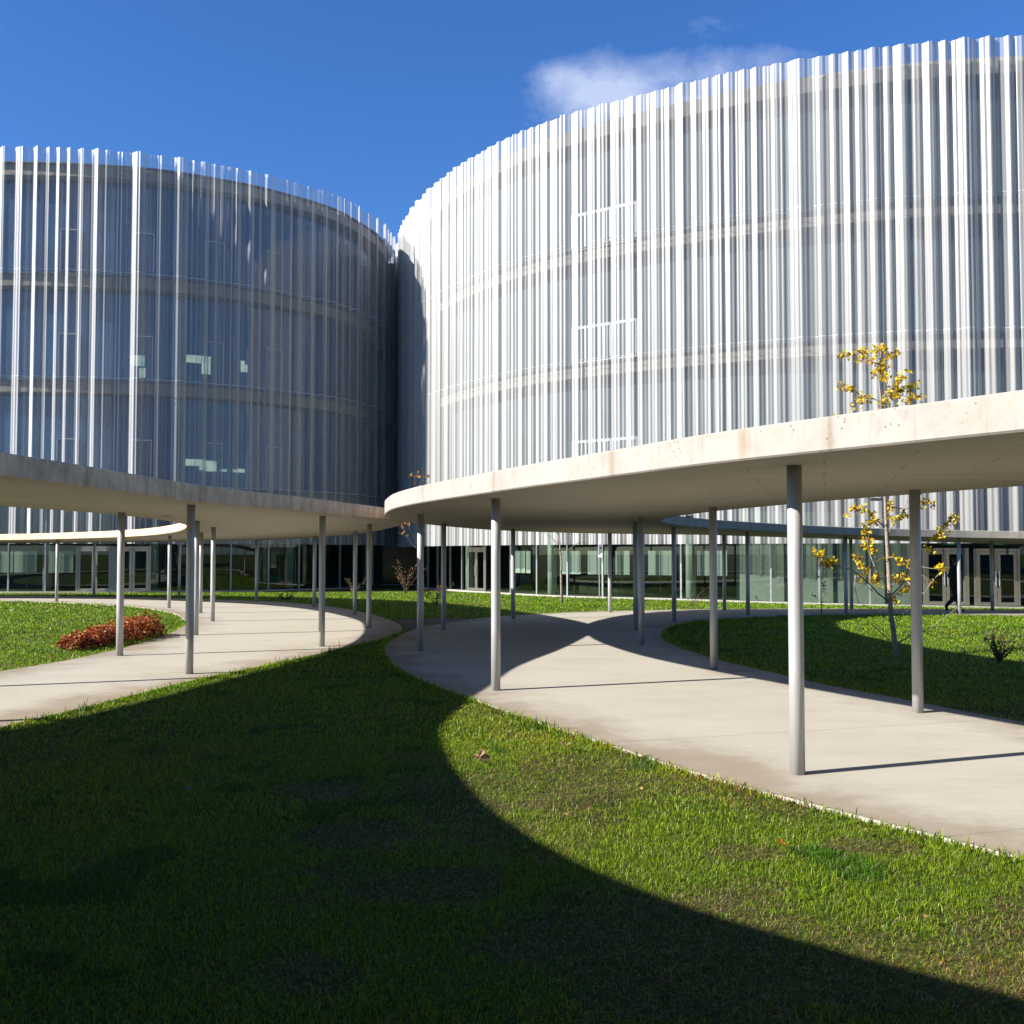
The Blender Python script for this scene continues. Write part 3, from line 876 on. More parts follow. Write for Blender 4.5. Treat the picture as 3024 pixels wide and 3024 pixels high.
def display_board(x, y, tx, ty, w, z0, z1, label, group, legs=True):
    g = float(gz(x, y)) + .06
    rz = math.atan2(ty, tx)
    r = empty('display_board', (x, y, g), rz); tag(r, label, 'display board', group)
    z0 -= g; z1 -= g
    mb = MB(); mb.box((0, 0, (z0 + z1) / 2), (w, .012, z1 - z0)); mb.build('panel', M['board'], r)
    mb = MB(); mb.tube([(-w / 2 + .03, -.03, z1 + .02), (w / 2 - .03, -.03, z1 + .02)], .018, 8); mb.build('top_bar', M['black_metal'], r)
    mb = MB(); mb.tube([(.02, -.06, .25), (.02, -.06, z1 + .05)], .014, 8); mb.build('pole', M['black_metal'], r)
    for k in range(3):
        a = math.radians(-90 + 120 * k + 20)
        mb = MB(); mb.tube([(.02, -.06, .42), (.02 + .38 * math.cos(a), -.06 + .38 * math.sin(a), .01)], .011, 6); mb.build('leg', M['black_metal'], r)
    return r


def tripod(x, y, h, label):
    g = float(gz(x, y)) + .06
    r = empty('tripod_stand', (x, y, g)); tag(r, label, 'tripod', 'black tripods inside the glazed lobby')
    mb = MB(); mb.tube([(0, 0, .2), (0, 0, h)], .013, 8); mb.build('pole', M['black_metal'], r)
    for k in range(3):
        a = math.radians(-80 + 120 * k)
        mb = MB(); mb.tube([(0, 0, .55), (.42 * math.cos(a), .42 * math.sin(a), .01)], .011, 6); mb.build('leg', M['black_metal'], r)
# ginkgo branch outlines, metres from the foot of the trunk (x, z)
GK_TRUNK = [(0.05, 0.0), (0.0, 0.45), (-0.03, 0.7), (-0.05, 1.12), (-0.07, 1.68), (-0.09, 2.19), (-0.1, 2.6), (-0.15, 4.34), (-0.17, 4.59), (-0.16, 4.88), (-0.12, 5.23)]
GK_BR = [[(-0.06, 1.08), (-0.2, 1.31), (-0.34, 1.7), (-0.36, 1.86), (-0.33, 2.05)], [(-0.07, 0.9), (-0.25, 1.04), (-0.45, 1.21), (-0.61, 1.35), (-0.79, 1.45), (-1.0, 1.5), (-1.14, 1.49), (-1.26, 1.57), (-1.41, 1.76)], [(-0.61, 1.34), (-0.64, 1.17), (-0.59, 0.88), (-0.54, 0.72)], [(-0.05, 0.26), (-0.29, 0.47), (-0.46, 0.62), (-0.53, 0.78)], [(-0.06, 0.58), (-0.25, 0.74), (-0.41, 0.83), (-0.5, 0.91)], [(0.05, 0.2), (0.3, 0.35), (0.5, 0.43), (0.69, 0.55), (0.9, 0.74), (1.1, 0.93)], [(0.02, 0.54), (0.16, 0.68), (0.31, 0.79), (0.43, 0.92)], [(-0.03, 0.99), (0.14, 1.12), (0.26, 1.25), (0.31, 1.39), (0.42, 1.59), (0.5, 1.69), (0.65, 1.79), (0.77, 1.89), (0.92, 2.03), (1.13, 2.23), (1.31, 2.38)], [(-0.01, 0.96), (0.14, 1.07), (0.31, 1.15)], [(-0.04, 1.11), (0.09, 1.21), (0.29, 1.31), (0.5, 1.31), (0.66, 1.31)], [(0.26, 1.23), (0.5, 1.02), (0.6, 1.23), (0.7, 1.37), (0.85, 1.48)], [(0.62, 1.24), (0.73, 1.27), (0.84, 1.28)], [(-0.07, 2.0), (0.04, 2.23), (0.19, 2.48), (0.31, 2.74), (0.18, 4.65)], [(-0.09, 2.13), (-0.23, 2.25), (-0.41, 2.44), (-0.64, 2.42), (-0.74, 2.33)], [(-0.1, 2.48), (0.06, 2.5), (0.31, 2.46), (0.58, 2.52), (0.85, 2.57)], [(-0.08, 1.64), (0.05, 1.64), (0.17, 1.57), (0.29, 1.49), (0.46, 1.47), (0.6, 1.44)], [(-0.11, 1.65), (-0.28, 1.55), (-0.44, 1.59), (-0.65, 1.66)], [(-0.33, 1.08), (-0.49, 1.23), (-0.44, 1.47)], [(-0.16, 4.88), (-0.29, 4.94), (-0.39, 5.03), (-0.56, 5.1), (-0.7, 5.11)], [(-0.29, 4.94), (-0.36, 5.09), (-0.37, 5.21)], [(-0.16, 4.86), (-0.06, 4.96), (0.04, 5.03), (0.16, 5.1)], [(-0.15, 4.26), (-0.28, 4.32), (-0.44, 4.42), (-0.57, 4.51), (-0.71, 4.62)], [(-0.15, 4.3), (-0.03, 4.42), (0.05, 4.57), (0.19, 4.68)], [(-0.14, 4.22), (0.03, 4.36), (0.24, 4.47), (0.45, 4.55), (0.63, 4.64)], [(0.13, 4.38), (0.26, 4.32), (0.36, 4.26)], [(-0.14, 4.17), (-0.01, 4.24), (0.13, 4.34)]]
GK_LEAF = [(-0.72, 2.37), (-0.66, 2.46), (-0.59, 2.5), (-0.51, 2.43), (-0.43, 2.46), (-0.33, 2.35), (-0.31, 2.29), (-0.23, 2.23), (-0.35, 2.23), (-0.27, 2.2), (-0.41, 2.17), (-0.4, 2.05), (-0.33, 2.09), (-0.42, 1.96), (-0.31, 1.94), (-0.36, 1.84), (-0.28, 1.8), (-0.25, 1.74), (-0.4, 1.78), (0.0, 2.56), (-0.03, 2.5), (0.04, 2.46), (-0.0, 2.31), (0.14, 2.33), (0.04, 2.23), (0.27, 2.4), (0.29, 2.35), (0.58, 2.52), (0.54, 2.48), (0.64, 2.6), (0.72, 2.58), (0.82, 2.56), (0.87, 2.53), (0.01, 1.64), (0.07, 1.59), (0.15, 1.57), (0.19, 1.53), (0.25, 1.49), (0.54, 1.47), (0.58, 1.49), (0.61, 1.43), (-0.61, 1.65), (-0.54, 1.62), (-0.44, 1.49), (-0.49, 1.47), (-0.38, 1.43), (-0.32, 1.29), (-0.27, 1.33), (-0.23, 1.2), (-0.51, 1.32), (-0.29, 1.27), (0.04, 0.92), (0.02, 0.9), (0.15, 1.27), (0.27, 1.3), (0.31, 1.31), (0.29, 1.21), (0.55, 1.31), (0.65, 1.3), (0.7, 1.2), (0.14, 1.07), (0.22, 1.09), (0.27, 1.15), (0.52, 1.79), (0.68, 1.78), (0.76, 1.78), (0.86, 1.96), (0.92, 1.98), (0.98, 2.0), (0.94, 2.05), (1.06, 2.07), (1.04, 2.15), (1.12, 2.19), (1.15, 2.23), (1.21, 2.25), (1.24, 2.31), (1.27, 2.35), (1.29, 2.27), (-1.43, 1.74), (-1.45, 1.68), (-1.37, 1.65), (-1.32, 1.7), (-1.28, 1.54), (-1.22, 1.54), (-1.24, 1.57), (-1.14, 1.57), (-1.1, 1.59), (-1.05, 1.54), (-1.08, 1.51), (0.02, 1.3), (-0.11, 1.64), (-0.7, 5.11), (-0.62, 5.09), (-0.56, 5.09), (-0.46, 5.03), (-0.39, 5.01), (-0.33, 4.96), (-0.29, 4.94), (-0.37, 5.19), (-0.31, 5.15), (-0.35, 5.09), (-0.12, 5.23), (-0.08, 5.19), (-0.12, 5.15), (-0.19, 5.13), (-0.06, 5.11), (0.14, 5.09), (0.08, 5.05), (0.02, 5.01), (-0.04, 4.99), (-0.13, 4.9), (-0.07, 4.88), (-0.15, 4.82), (-0.19, 4.78), (-0.09, 4.8), (-0.17, 4.69), (-0.23, 4.71), (-0.09, 4.67), (-0.19, 4.61), (-0.71, 4.61), (-0.67, 4.57), (-0.63, 4.53), (-0.57, 4.47), (-0.59, 4.53), (-0.53, 4.49), (-0.45, 4.36), (-0.4, 4.32), (-0.36, 4.34), (-0.3, 4.32), (-0.4, 4.28), (0.18, 4.67), (0.14, 4.63), (0.1, 4.65), (0.05, 4.57), (0.07, 4.51), (0.03, 4.49), (-0.03, 4.47), (0.01, 4.42), (-0.01, 4.38), (0.63, 4.63), (0.57, 4.59), (0.51, 4.57), (0.47, 4.53), (0.34, 4.51), (0.3, 4.47), (0.24, 4.47), (0.2, 4.42), (0.13, 4.38), (0.07, 4.36), (0.09, 4.32), (0.01, 4.3), (-0.08, 4.24), (-0.14, 4.22), (0.34, 4.3), (0.28, 4.26), (0.23, 4.24), (0.38, 4.26), (0.32, 4.34)]
# ------------------------------------------------------------------ vegetation
def set_tint(me, cols):
    a = me.color_attributes.new('tint', 'FLOAT_COLOR', 'POINT')
    c = np.ones((len(cols), 4), np.float32); c[:, :3] = cols
    a.data.foreach_set('color', c.ravel())


def raw_mesh(name, V, faces_list, cols, mat):
    """faces_list: arrays (n,3) and (n,4)"""
    me = bpy.data.meshes.new(name)
    me.vertices.add(len(V)); me.vertices.foreach_set('co', np.asarray(V, np.float32).ravel())
    idx = np.concatenate([f.ravel() for f in faces_list]).astype(np.int32)
    tot = np.concatenate([np.full(len(f), f.shape[1], np.int32) for f in faces_list])
    st = np.r_[0, np.cumsum(tot)[:-1]].astype(np.int32)
    me.loops.add(len(idx)); me.loops.foreach_set('vertex_index', idx)
    me.polygons.add(len(tot)); me.polygons.foreach_set('loop_start', st); me.polygons.foreach_set('loop_total', tot)
    me.update(calc_edges=True)
    set_tint(me, cols)
    me.materials.append(mat)
    return me


def leaf_mesh(name, C, size, cols, mat, rng, flat=.0, fan=False):
    """Small folded leaves at centres C with random attitude."""
    n = len(C); C = np.asarray(C, float)
    size = np.broadcast_to(size, (n,)) * rng.uniform(.7, 1.25, n)
    d = rng.normal(size=(n, 3)); d[:, 2] = d[:, 2] * (1 - flat) - .25 * (1 - flat); d /= np.linalg.norm(d, axis=1)[:, None]
    u = rng.normal(size=(n, 3)); u -= d * np.sum(u * d, 1)[:, None]; u /= np.linalg.norm(u, axis=1)[:, None]
    w = np.cross(d, u)
    s = size[:, None]
    wd = .62 if fan else .36
    a = C; b = C + d * s * (.72 if fan else .5) + u * s * wd + w * s * .12; e = C + d * s * (.72 if fan else .5) - u * s * wd + w * s * .12; t = C + d * s * (.86 if fan else 1.)
    V = np.stack([a, b, t, e], 1).reshape(-1, 3)
    i = np.arange(n) * 4
    F = np.vstack([np.c_[i, i + 1, i + 2], np.c_[i, i + 2, i + 3]])
    return raw_mesh(name, V, [F], np.repeat(cols, 4, 0), mat)


def vnoise(x, y, sc, seed):
    """Smooth value noise for patches."""
    rs = np.random.default_rng(seed); T = rs.random((256, 256))
    x = np.asarray(x) * sc + 500.3; y = np.asarray(y) * sc + 500.7
    xi, yi = np.floor(x).astype(int), np.floor(y).astype(int); fx, fy = x - xi, y - yi
    fx = fx * fx * (3 - 2 * fx); fy = fy * fy * (3 - 2 * fy)
    g = lambda a, b: T[a % 256, b % 256]
    return (g(xi, yi) * (1 - fx) + g(xi + 1, yi) * fx) * (1 - fy) + (g(xi, yi + 1) * (1 - fx) + g(xi + 1, yi + 1) * fx) * fy


def fbm(x, y, sc, seed, o=4):
    r = 0; a = .5; t = 0
    for k in range(o):
        r = r + a * vnoise(x, y, sc * 2 ** k, seed + k); t += a; a *= .5
    return r / t


def build_grass(loops_l, loops_r):
    lo, lh = loops_l; ro, rh = loops_r
    bands = [(2.6, 4.6, 10000, .0032, .032), (4.6, 6.5, 8200, .0036, .034), (6.5, 9.5, 4600, .0046, .037), (9.5, 14, 1500, .0080, .042), (14, 21, 520, .013, .046), (21, 31, 230, .020, .052), (31, 52, 110, .030, .058)]
    P = []
    for y0, y1, den, w, hgt in bands:
        xm = .60 * y1 + 2.6
        n = int(den * (y1 - y0) * 2 * xm)
        x = RNG.uniform(-xm, xm, n); y = RNG.uniform(y0, y1, n)
        k = np.abs(x) < .575 * y + 2.4
        P.append(np.c_[x[k], y[k], np.full(k.sum(), w), np.full(k.sum(), hgt)])
    P = np.vstack(P)
    # denser longer fringe along the path borders near the camera
    fr = []
    for lp in (lo, ro, lh, rh):
        q = np.vstack([lp, lp[:1]]); L = np.r_[0, np.cumsum(np.linalg.norm(np.diff(q, axis=0), axis=1))]
        n = int(L[-1] * 520); s = RNG.uniform(0, L[-1], n)
        px = np.interp(s, L, q[:, 0]); py = np.interp(s, L, q[:, 1])
        px = px + RNG.normal(0, .06, n); py = py + RNG.normal(0, .06, n)
        k = (np.abs(px) < .56 * py + .5) & (py > 2) & (py < 26)
        k &= RNG.random(n) < np.clip(11 / np.maximum(py, 4), .15, 1)
        px, py = px[k], py[k]
        fr.append(np.c_[px, py, .004 + .00055 * py, .042 + .02 * RNG.random(len(px)) + .055 * RNG.random(len(px)) ** 3])
    P = np.vstack([P] + fr)
    x, y, w, hgt = P.T
    inl = in_poly(x, y, lo) & ~in_poly(x, y, lh)
    inr = in_poly(x, y, ro) & ~in_poly(x, y, rh)
    bld = in_poly(x, y, inset(LB, 1.0, .6)[0]) | in_poly(x, y, inset(RB, 1.0, .6)[0])
    # bare soil wedge between the two path rings
    soil = ((x + 2.05) / 1.0) ** 2 + ((y - 25.1) / 2.6) ** 2 < 1 + .6 * (fbm(x, y, .9, 40) - .5)
    ok = ~inl & ~inr & ~bld & ~(soil & (RNG.random(len(x)) < .93))
    # thin turf and worn patches
    worn = fbm(x, y, .75, 21) + .22 * (fbm(x, y, 2.4, 25) - .5)
    near = np.clip((12 - y) / 6, 0, 1)
    bare = np.zeros(len(x))
    for cx, cy, rx_, ry_ in ((-1.4, 7.4, .45, .5), (-.95, 6.3, .5, .45), (-.45, 5.3, .55, .42), (.15, 4.6, .5, .35), (.6, 4.05, .5, .3), (-.2, 6.9, .3, .3), (1.3, 5.9, .35, .25), (2.05, 6.0, .4, .22), (2.6, 5.0, .4, .25), (1.2, 4.75, .28, .2), (.55, 8.1, .45, .4), (2.9, 4.2, .35, .22), (.2, 7.0, .3, .22)):
        bare = np.maximum(bare, np.exp(-(((x - cx) / rx_) ** 2 + ((y - cy) / ry_) ** 2)))
    bare = sstep(.42, .72, bare * (.55 + .9 * fbm(x, y, 2.2, 55)))
    wornm = np.maximum(.75 * sstep(.60, .78, worn + .05 * near), .85 * bare)
    ok &= RNG.random(len(x)) > wornm * .30 * near
    x, y, w, hgt, wornm = x[ok], y[ok], w[ok], hgt[ok], wornm[ok]; n = len(x)
    tall = fbm(x, y, 1.6, 60)
    h = hgt * RNG.uniform(.45, 1.25, n) * (.72 + .6 * tall) * (1 - .25 * wornm)
    tuft = (vnoise(x, y, 2.6, 77) > .80)
    h = np.where(tuft, h * 1.35, h)
    rare = RNG.random(n) < .005
    h = np.where(rare, h * 2.4, h)
    z = gz(x, y) - .03
    ang = RNG.uniform(0, 2 * np.pi, n); lean = np.abs(RNG.normal(.55, .55, n)) + .6 * wornm
    face = ang + RNG.normal(0, .7, n) + np.pi / 2
    wx, wy = np.cos(face) * w * .5 * RNG.uniform(.7, 1.3, n), np.sin(face) * w * .5
    dx, dy = np.cos(ang) * h * lean, np.sin(ang) * h * lean
    b0 = np.c_[x - wx, y - wy, z]; b1 = np.c_[x + wx, y + wy, z]
    mx, my, mz = x + dx * .32, y + dy * .32, z + h * .60
    m0 = np.c_[mx - wx * .8, my - wy * .8, mz]; m1 = np.c_[mx + wx * .8, my + wy * .8, mz]
    t = np.c_[x + dx, y + dy, z + h * np.clip(1.05 - .30 * lean, .35, 1.05)]
    V = np.stack([b0, b1, m1, m0, t], 1)
    # colour
    g1 = np.array([.225, .365, .010]); g2 = np.array([.420, .490, .026]); g3 = np.array([.090, .215, .010]); dry = np.array([.40, .30, .13]); brown = np.array([.20, .115, .055])
    a = fbm(x, y, .8, 91)[:, None]; r = RNG.random((n, 1))
    c = g1 * (1 - a) + g2 * a
    c = np.where(r < .25, g3 * (.8 + .4 * RNG.random((n, 1))), c)
    c = np.where(tuft[:, None] & (vnoise(x, y, 2.6, 78)[:, None] > .45), g3 * 1.1, c)
    pd = (.06 + .78 * wornm * (.35 + .65 * near[ok]))[:, None]
    r2 = RNG.random((n, 1))
    c = np.where(r2 < pd, np.where(RNG.random((n, 1)) < .5, dry, brown) * (.6 + .7 * RNG.random((n, 1))), c)
    yel = (fbm(x, y, .42, 33) > .56)[:, None] & (RNG.random((n, 1)) < .45) & (near[ok][:, None] > .2)
    c = np.where(yel, c * np.array([1.45, 1.08, .9]), c)
    c = c * RNG.uniform(.72, 1.28, (n, 1))
    litter = (np.hypot((x + 2.9) / 2.6, (y - 36.2) / 1.5) < 1)[:, None] & (RNG.random((n, 1)) < .4)
    c = np.where(litter, np.array([.36, .16, .03]) * RNG.uniform(.6, 1.3, (n, 1)), c)
    far = np.clip((y - 9) / 10, 0, 1)[:, None]
    c = c * (1 - far) + (c * np.array([.92, 1.08, .8])) * far
    inleft = in_poly(x, y, lh); inright = in_poly(x, y, rh)
    # lawns: inside the left ring, inside the right ring, between the rings and the buildings, nearest the camera
    back = (~inleft & ~inright) & (y > 22.5)
    front = ~inleft & ~inright & ~back
    for k, lab in ((front, 'short worn grass of the lawn nearest the viewer, half in deep shade'), (inleft, 'bright mown grass of the round lawn with the red shrubs'),
                   (inright, 'mown grass of the round lawn with the yellow tree, partly shaded'), (back, 'strip of green grass between the paths and the glazed lobbies')):
        m = int(k.sum())
        if not m: continue
        VV = V[k].reshape(-1, 3); i = np.arange(m) * 5
        shade = np.stack([c[k] * .45, c[k] * .45, c[k] * .95, c[k] * .95, c[k] * 1.18], 1).reshape(-1, 3)  # roots darkened, tips lightened: occlusion between blades painted into the colour
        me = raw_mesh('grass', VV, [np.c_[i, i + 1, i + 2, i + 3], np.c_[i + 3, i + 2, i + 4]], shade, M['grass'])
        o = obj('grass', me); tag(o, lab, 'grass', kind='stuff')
    print('blades', n)


def wobble(pts, rnd, amp, depth):
    """Turns a flat branch outline (x, z) into a 3D path with drift in depth."""
    out = []
    d = 0; dd = rnd.uniform(-1, 1) * depth
    for i, (x, z) in enumerate(pts):
        out.append((x + rnd.uniform(-amp, amp), d, z + rnd.uniform(-amp, amp) if i else z))
        d += dd * (.6 + .8 * rnd.random()) / max(1, len(pts) - 1) if len(pts) > 1 else 0
    return out


def build_ginkgo():
    x, y = 6.35, 17.13
    r = empty('ginkgo_tree', (x, y, float(gz(x, y)) - .02))
    tag(r, 'young ginkgo tree with sparse yellow leaves rising past the right canopy from its shaded lawn', 'tree')
    rnd = random.Random(4)
    tr = [(a, 0, b) for a, b in GK_TRUNK]
    mb = MB(); mb.tube([(tr[0][0], 0, -.05)] + tr, [.056, .048, .043, .039, .036, .031, .028, .025, .016, .012, .009, .005], 10)
    mb.build('trunk', M['bark'], r, smooth=True)
    paths = []
    for b in GK_BR:
        dep = rnd.choice([-1, 1]) * (.25 + .25 * len(b) / 6)
        p = wobble(b, rnd, .012, dep); paths.append(p)
        mb = MB(); n = len(p)
        r0 = .013 if len(b) > 4 else .008
        mb.tube(p, [r0 * (1 - .75 * i / (n - 1)) for i in range(n)], 6)
        mb.build('branch', M['bark'], r, smooth=True)
    allp = np.array([q for p in paths for q in p])
    rng = np.random.default_rng(5); C = []
    leafpts = list(GK_LEAF)
    for k in range(34):   # the storey of the crown that the slab hides from the front
        a = rng.uniform(-.8, .8); leafpts.append((a, 2.75 + rng.random() * 1.4))
    for (lx, lz) in leafpts:
        d = np.hypot(allp[:, 0] - lx, allp[:, 2] - lz); near = allp[np.argmin(d)]
        dy = near[1] if d.min() < .3 else rng.uniform(-.4, .4)
        for j in range(rng.integers(9, 15)):
            C.append((lx + rng.normal(0, .030), dy + rng.normal(0, .04), lz + rng.normal(0, .030)))
    C = np.array(C); n = len(C)
    cols = np.array([.95, .62, .012]) * rng.uniform(.6, 1.25, (n, 1)) * np.array([1, 1, 1]) + rng.normal(0, .02, (n, 3)) * np.array([1, 1.2, .1])
    k = rng.random(n) < .2; cols[k] = np.array([.42, .34, .02]) * rng.uniform(.7, 1.2, (k.sum(), 1))
    k = rng.random(n) < .12; cols[k] = np.array([.40, .17, .02]) * rng.uniform(.7, 1.2, (k.sum(), 1))
    cols = np.clip(cols, .01, .9)
    obj('crown', leaf_mesh('crown', C, .056, cols, M['leaf'], rng, fan=True), r)
    return r


def twig_tree(name, x, y, h, label, cat, seed, nbr, leaves=0, lcol=(.5, .2, .02), lsize=.07, bark='bark', r0=.03, first=.35, spread=.35, group=None, up=.55):
    rnd = random.Random(seed); rng = np.random.default_rng(seed)
    r = empty(name, (x, y, float(gz(x, y)) - .02)); tag(r, label, cat, group)
    tr = []; ox = oy = 0; n = 9
    for i in range(n + 1):
        t = i / n; tr.append((ox, oy, t * h)); ox += rnd.uniform(-.02, .02) * h * .5; oy += rnd.uniform(-.02, .02) * h * .5
    mb = MB(); mb.tube(tr, [r0 * (1 - .85 * i / n) for i in range(n + 1)], 8); mb.build('trunk', M[bark], r, smooth=True)
    tips = []
    for k in range(nbr):
        t = first + (1 - first) * (k + rnd.random() * .6) / nbr; i = min(n - 1, int(t * n)); b = Vector(tr[i]).lerp(Vector(tr[i + 1]), t * n - i)
        a = rnd.uniform(0, 2 * math.pi); L = spread * h * (1.15 - t) * rnd.uniform(.7, 1.3) + .08 * h
        p = [b]; d = Vector((math.cos(a), math.sin(a), up)).normalized()
        for j in range(4):
            d = (d + Vector((rnd.uniform(-.25, .25), rnd.uniform(-.25, .25), rnd.uniform(-.05, .3)))).normalized(); p.append(p[-1] + d * L / 4)
        rr = r0 * .38 * (1.1 - t)
        mb = MB(); mb.tube(p, [max(.003, rr * (1 - .7 * j / 4)) for j in range(5)], 5)
        for j in (2, 3):
            dd = (d + Vector((rnd.uniform(-1, 1), rnd.uniform(-1, 1), rnd.uniform(0, .6)))).normalized()
            e = p[j] + dd * L * .35; mb.tube([p[j], p[j].lerp(e, .5) + Vector((0, 0, .01)), e], [max(.0025, rr * .4), max(.002, rr * .3), .002], 4); tips.append(e)
        tips += p[2:]
        mb.build('branch', M[bark], r, smooth=True)
    if leaves:
        tips = np.array([tuple(q) for q in tips]); C = []
        for q in tips[rng.permutation(len(tips))[:max(3, int(leaves / 4))]]:
            for j in range(4): C.append(q + rng.normal(0, lsize * .6, 3))
        C = np.array(C); cols = np.clip(np.array(lcol) * rng.uniform(.5, 1.4, (len(C), 1)), .005, .9)
        obj('foliage', leaf_mesh('foliage', C, lsize, cols, M['leaf'], rng), r)
    return r


def arching_shrub(x, y, label, stems, h, spread, seed, cols, lsize, per, group=None, name='shrub'):
    """Stems that arch out from the base and carry leaves along their length."""
    rnd = random.Random(seed); rng = np.random.default_rng(seed)
    r = empty(name, (x, y, float(gz(x, y)) - .03)); tag(r, label, 'shrub', group)
    C = []; cc = []
    mb = MB()
    for k in range(stems):
        a = rnd.uniform(0, 2 * math.pi); L = h * rnd.uniform(.6, 1.15); out = spread * rnd.uniform(.3, 1.1); droop = rnd.uniform(-.1, .5)
        p = []
        for j in range(8):
            t = j / 7; p.append(Vector((math.cos(a) * out * t ** 1.2 + rnd.uniform(-.01, .01), math.sin(a) * out * t ** 1.2 + rnd.uniform(-.01, .01), L * (t * (1 + droop) - droop * t * t * 1.25))))
        mb.tube(p, [.009 * (1 - .7 * j / 7) for j in range(8)], 5)
        for j in range(per):
            t = .25 + .75 * rng.random(); i = min(6, int(t * 7)); q = p[i].lerp(p[i + 1], t * 7 - i)
            C.append((q.x + rng.normal(0, .025), q.y + rng.normal(0, .025), q.z + rng.normal(0, .025)))
            cc.append(np.array(cols[rng.integers(len(cols))]) * rng.uniform(.6, 1.35))
    mb.build('stems', M['bark_dark'], r, smooth=True)
    obj('foliage', leaf_mesh('foliage', np.array(C), lsize, np.clip(np.array(cc), .004, .9), M['leaf'], rng), r)
    return r


def dense_shrub(x, y, label, rx, ry, h, n, seed, cols, lsize, group):
    """Low domed shrub: many stems and leaves filling an uneven mound."""
    rng = np.random.default_rng(seed); rnd = random.Random(seed)
    r = empty('red_shrub', (x, y, float(gz(x, y)) - .03)); tag(r, label, 'shrub', group)
    mb = MB()
    for k in range(26):
        a = rnd.uniform(0, 2 * math.pi); o = rnd.random() ** .5; L = h * (1.05 - .5 * o * o) * rnd.uniform(.7, 1.15)
        ex, ey = math.cos(a) * rx * o, math.sin(a) * ry * o
        mb.tube([(ex * .3, ey * .3, 0), (ex * .7, ey * .7, L * .55), (ex, ey, L)], [.007, .005, .002], 4)
    mb.build('stems', M['bark_dark'], r)
    a = rng.uniform(0, 2 * np.pi, n); o = rng.random(n) ** .5
    lump = 1 + .22 * np.sin(a * 3 + seed) + .16 * np.sin(a * 7 + 2 * seed) * o
    z = h * (1.0 - .62 * o ** 2.2) * (rng.random(n) ** .45) * (1 + .22 * np.sin(o * 9 + a * 5 + seed)) + .02
    C = np.c_[np.cos(a) * rx * o * lump, np.sin(a) * ry * o * lump, z]
    k = rng.integers(0, len(cols), n)
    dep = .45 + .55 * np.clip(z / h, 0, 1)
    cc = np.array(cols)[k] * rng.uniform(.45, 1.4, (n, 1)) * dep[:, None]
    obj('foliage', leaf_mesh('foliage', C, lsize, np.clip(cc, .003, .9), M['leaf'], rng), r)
    return r


def fallen_leaf(x, y, size, rz, col, label, tilt=.4, lobes=5):
    r = empty('fallen_leaf', (x, y, float(gz(x, y)) + .022), rz)
    # lobed blade as a curled fan of triangles
    rnd = random.Random(int(x * 100) + 7); v = [(0, 0, .012)]; f = []
    m = 44
    for i in range(m):
        a = -math.pi * .9 + 1.8 * math.pi * i / (m - 1)
        lob = .42 + .58 * abs(math.cos(a * 2.5)) ** 1.3
        q = size * lob * rnd.uniform(.92, 1.06)
        v.append((math.cos(a) * q * .5 + .1 * size, math.sin(a) * q * .42, size * (.06 + .30 * abs(math.sin(a * 1.1 + .6)) + .05 * rnd.random())))
    for i in range(1, m): f.append((0, i, i + 1))
    me = mesh_data('fallen_leaf', v, f, [M['leaf']]); set_tint(me, np.tile(np.array(col), (len(v), 1)) * np.random.default_rng(3).uniform(.75, 1.2, (len(v), 1)))
    bpy.data.objects.remove(r)
    o = obj('fallen_leaf', me); o.location = (x, y, float(gz(x, y)) + .018); o.rotation_euler = (tilt, .12, rz)
    mb = None
    tag(o, label, 'leaf', 'dead leaves lying on the grass')
    return o


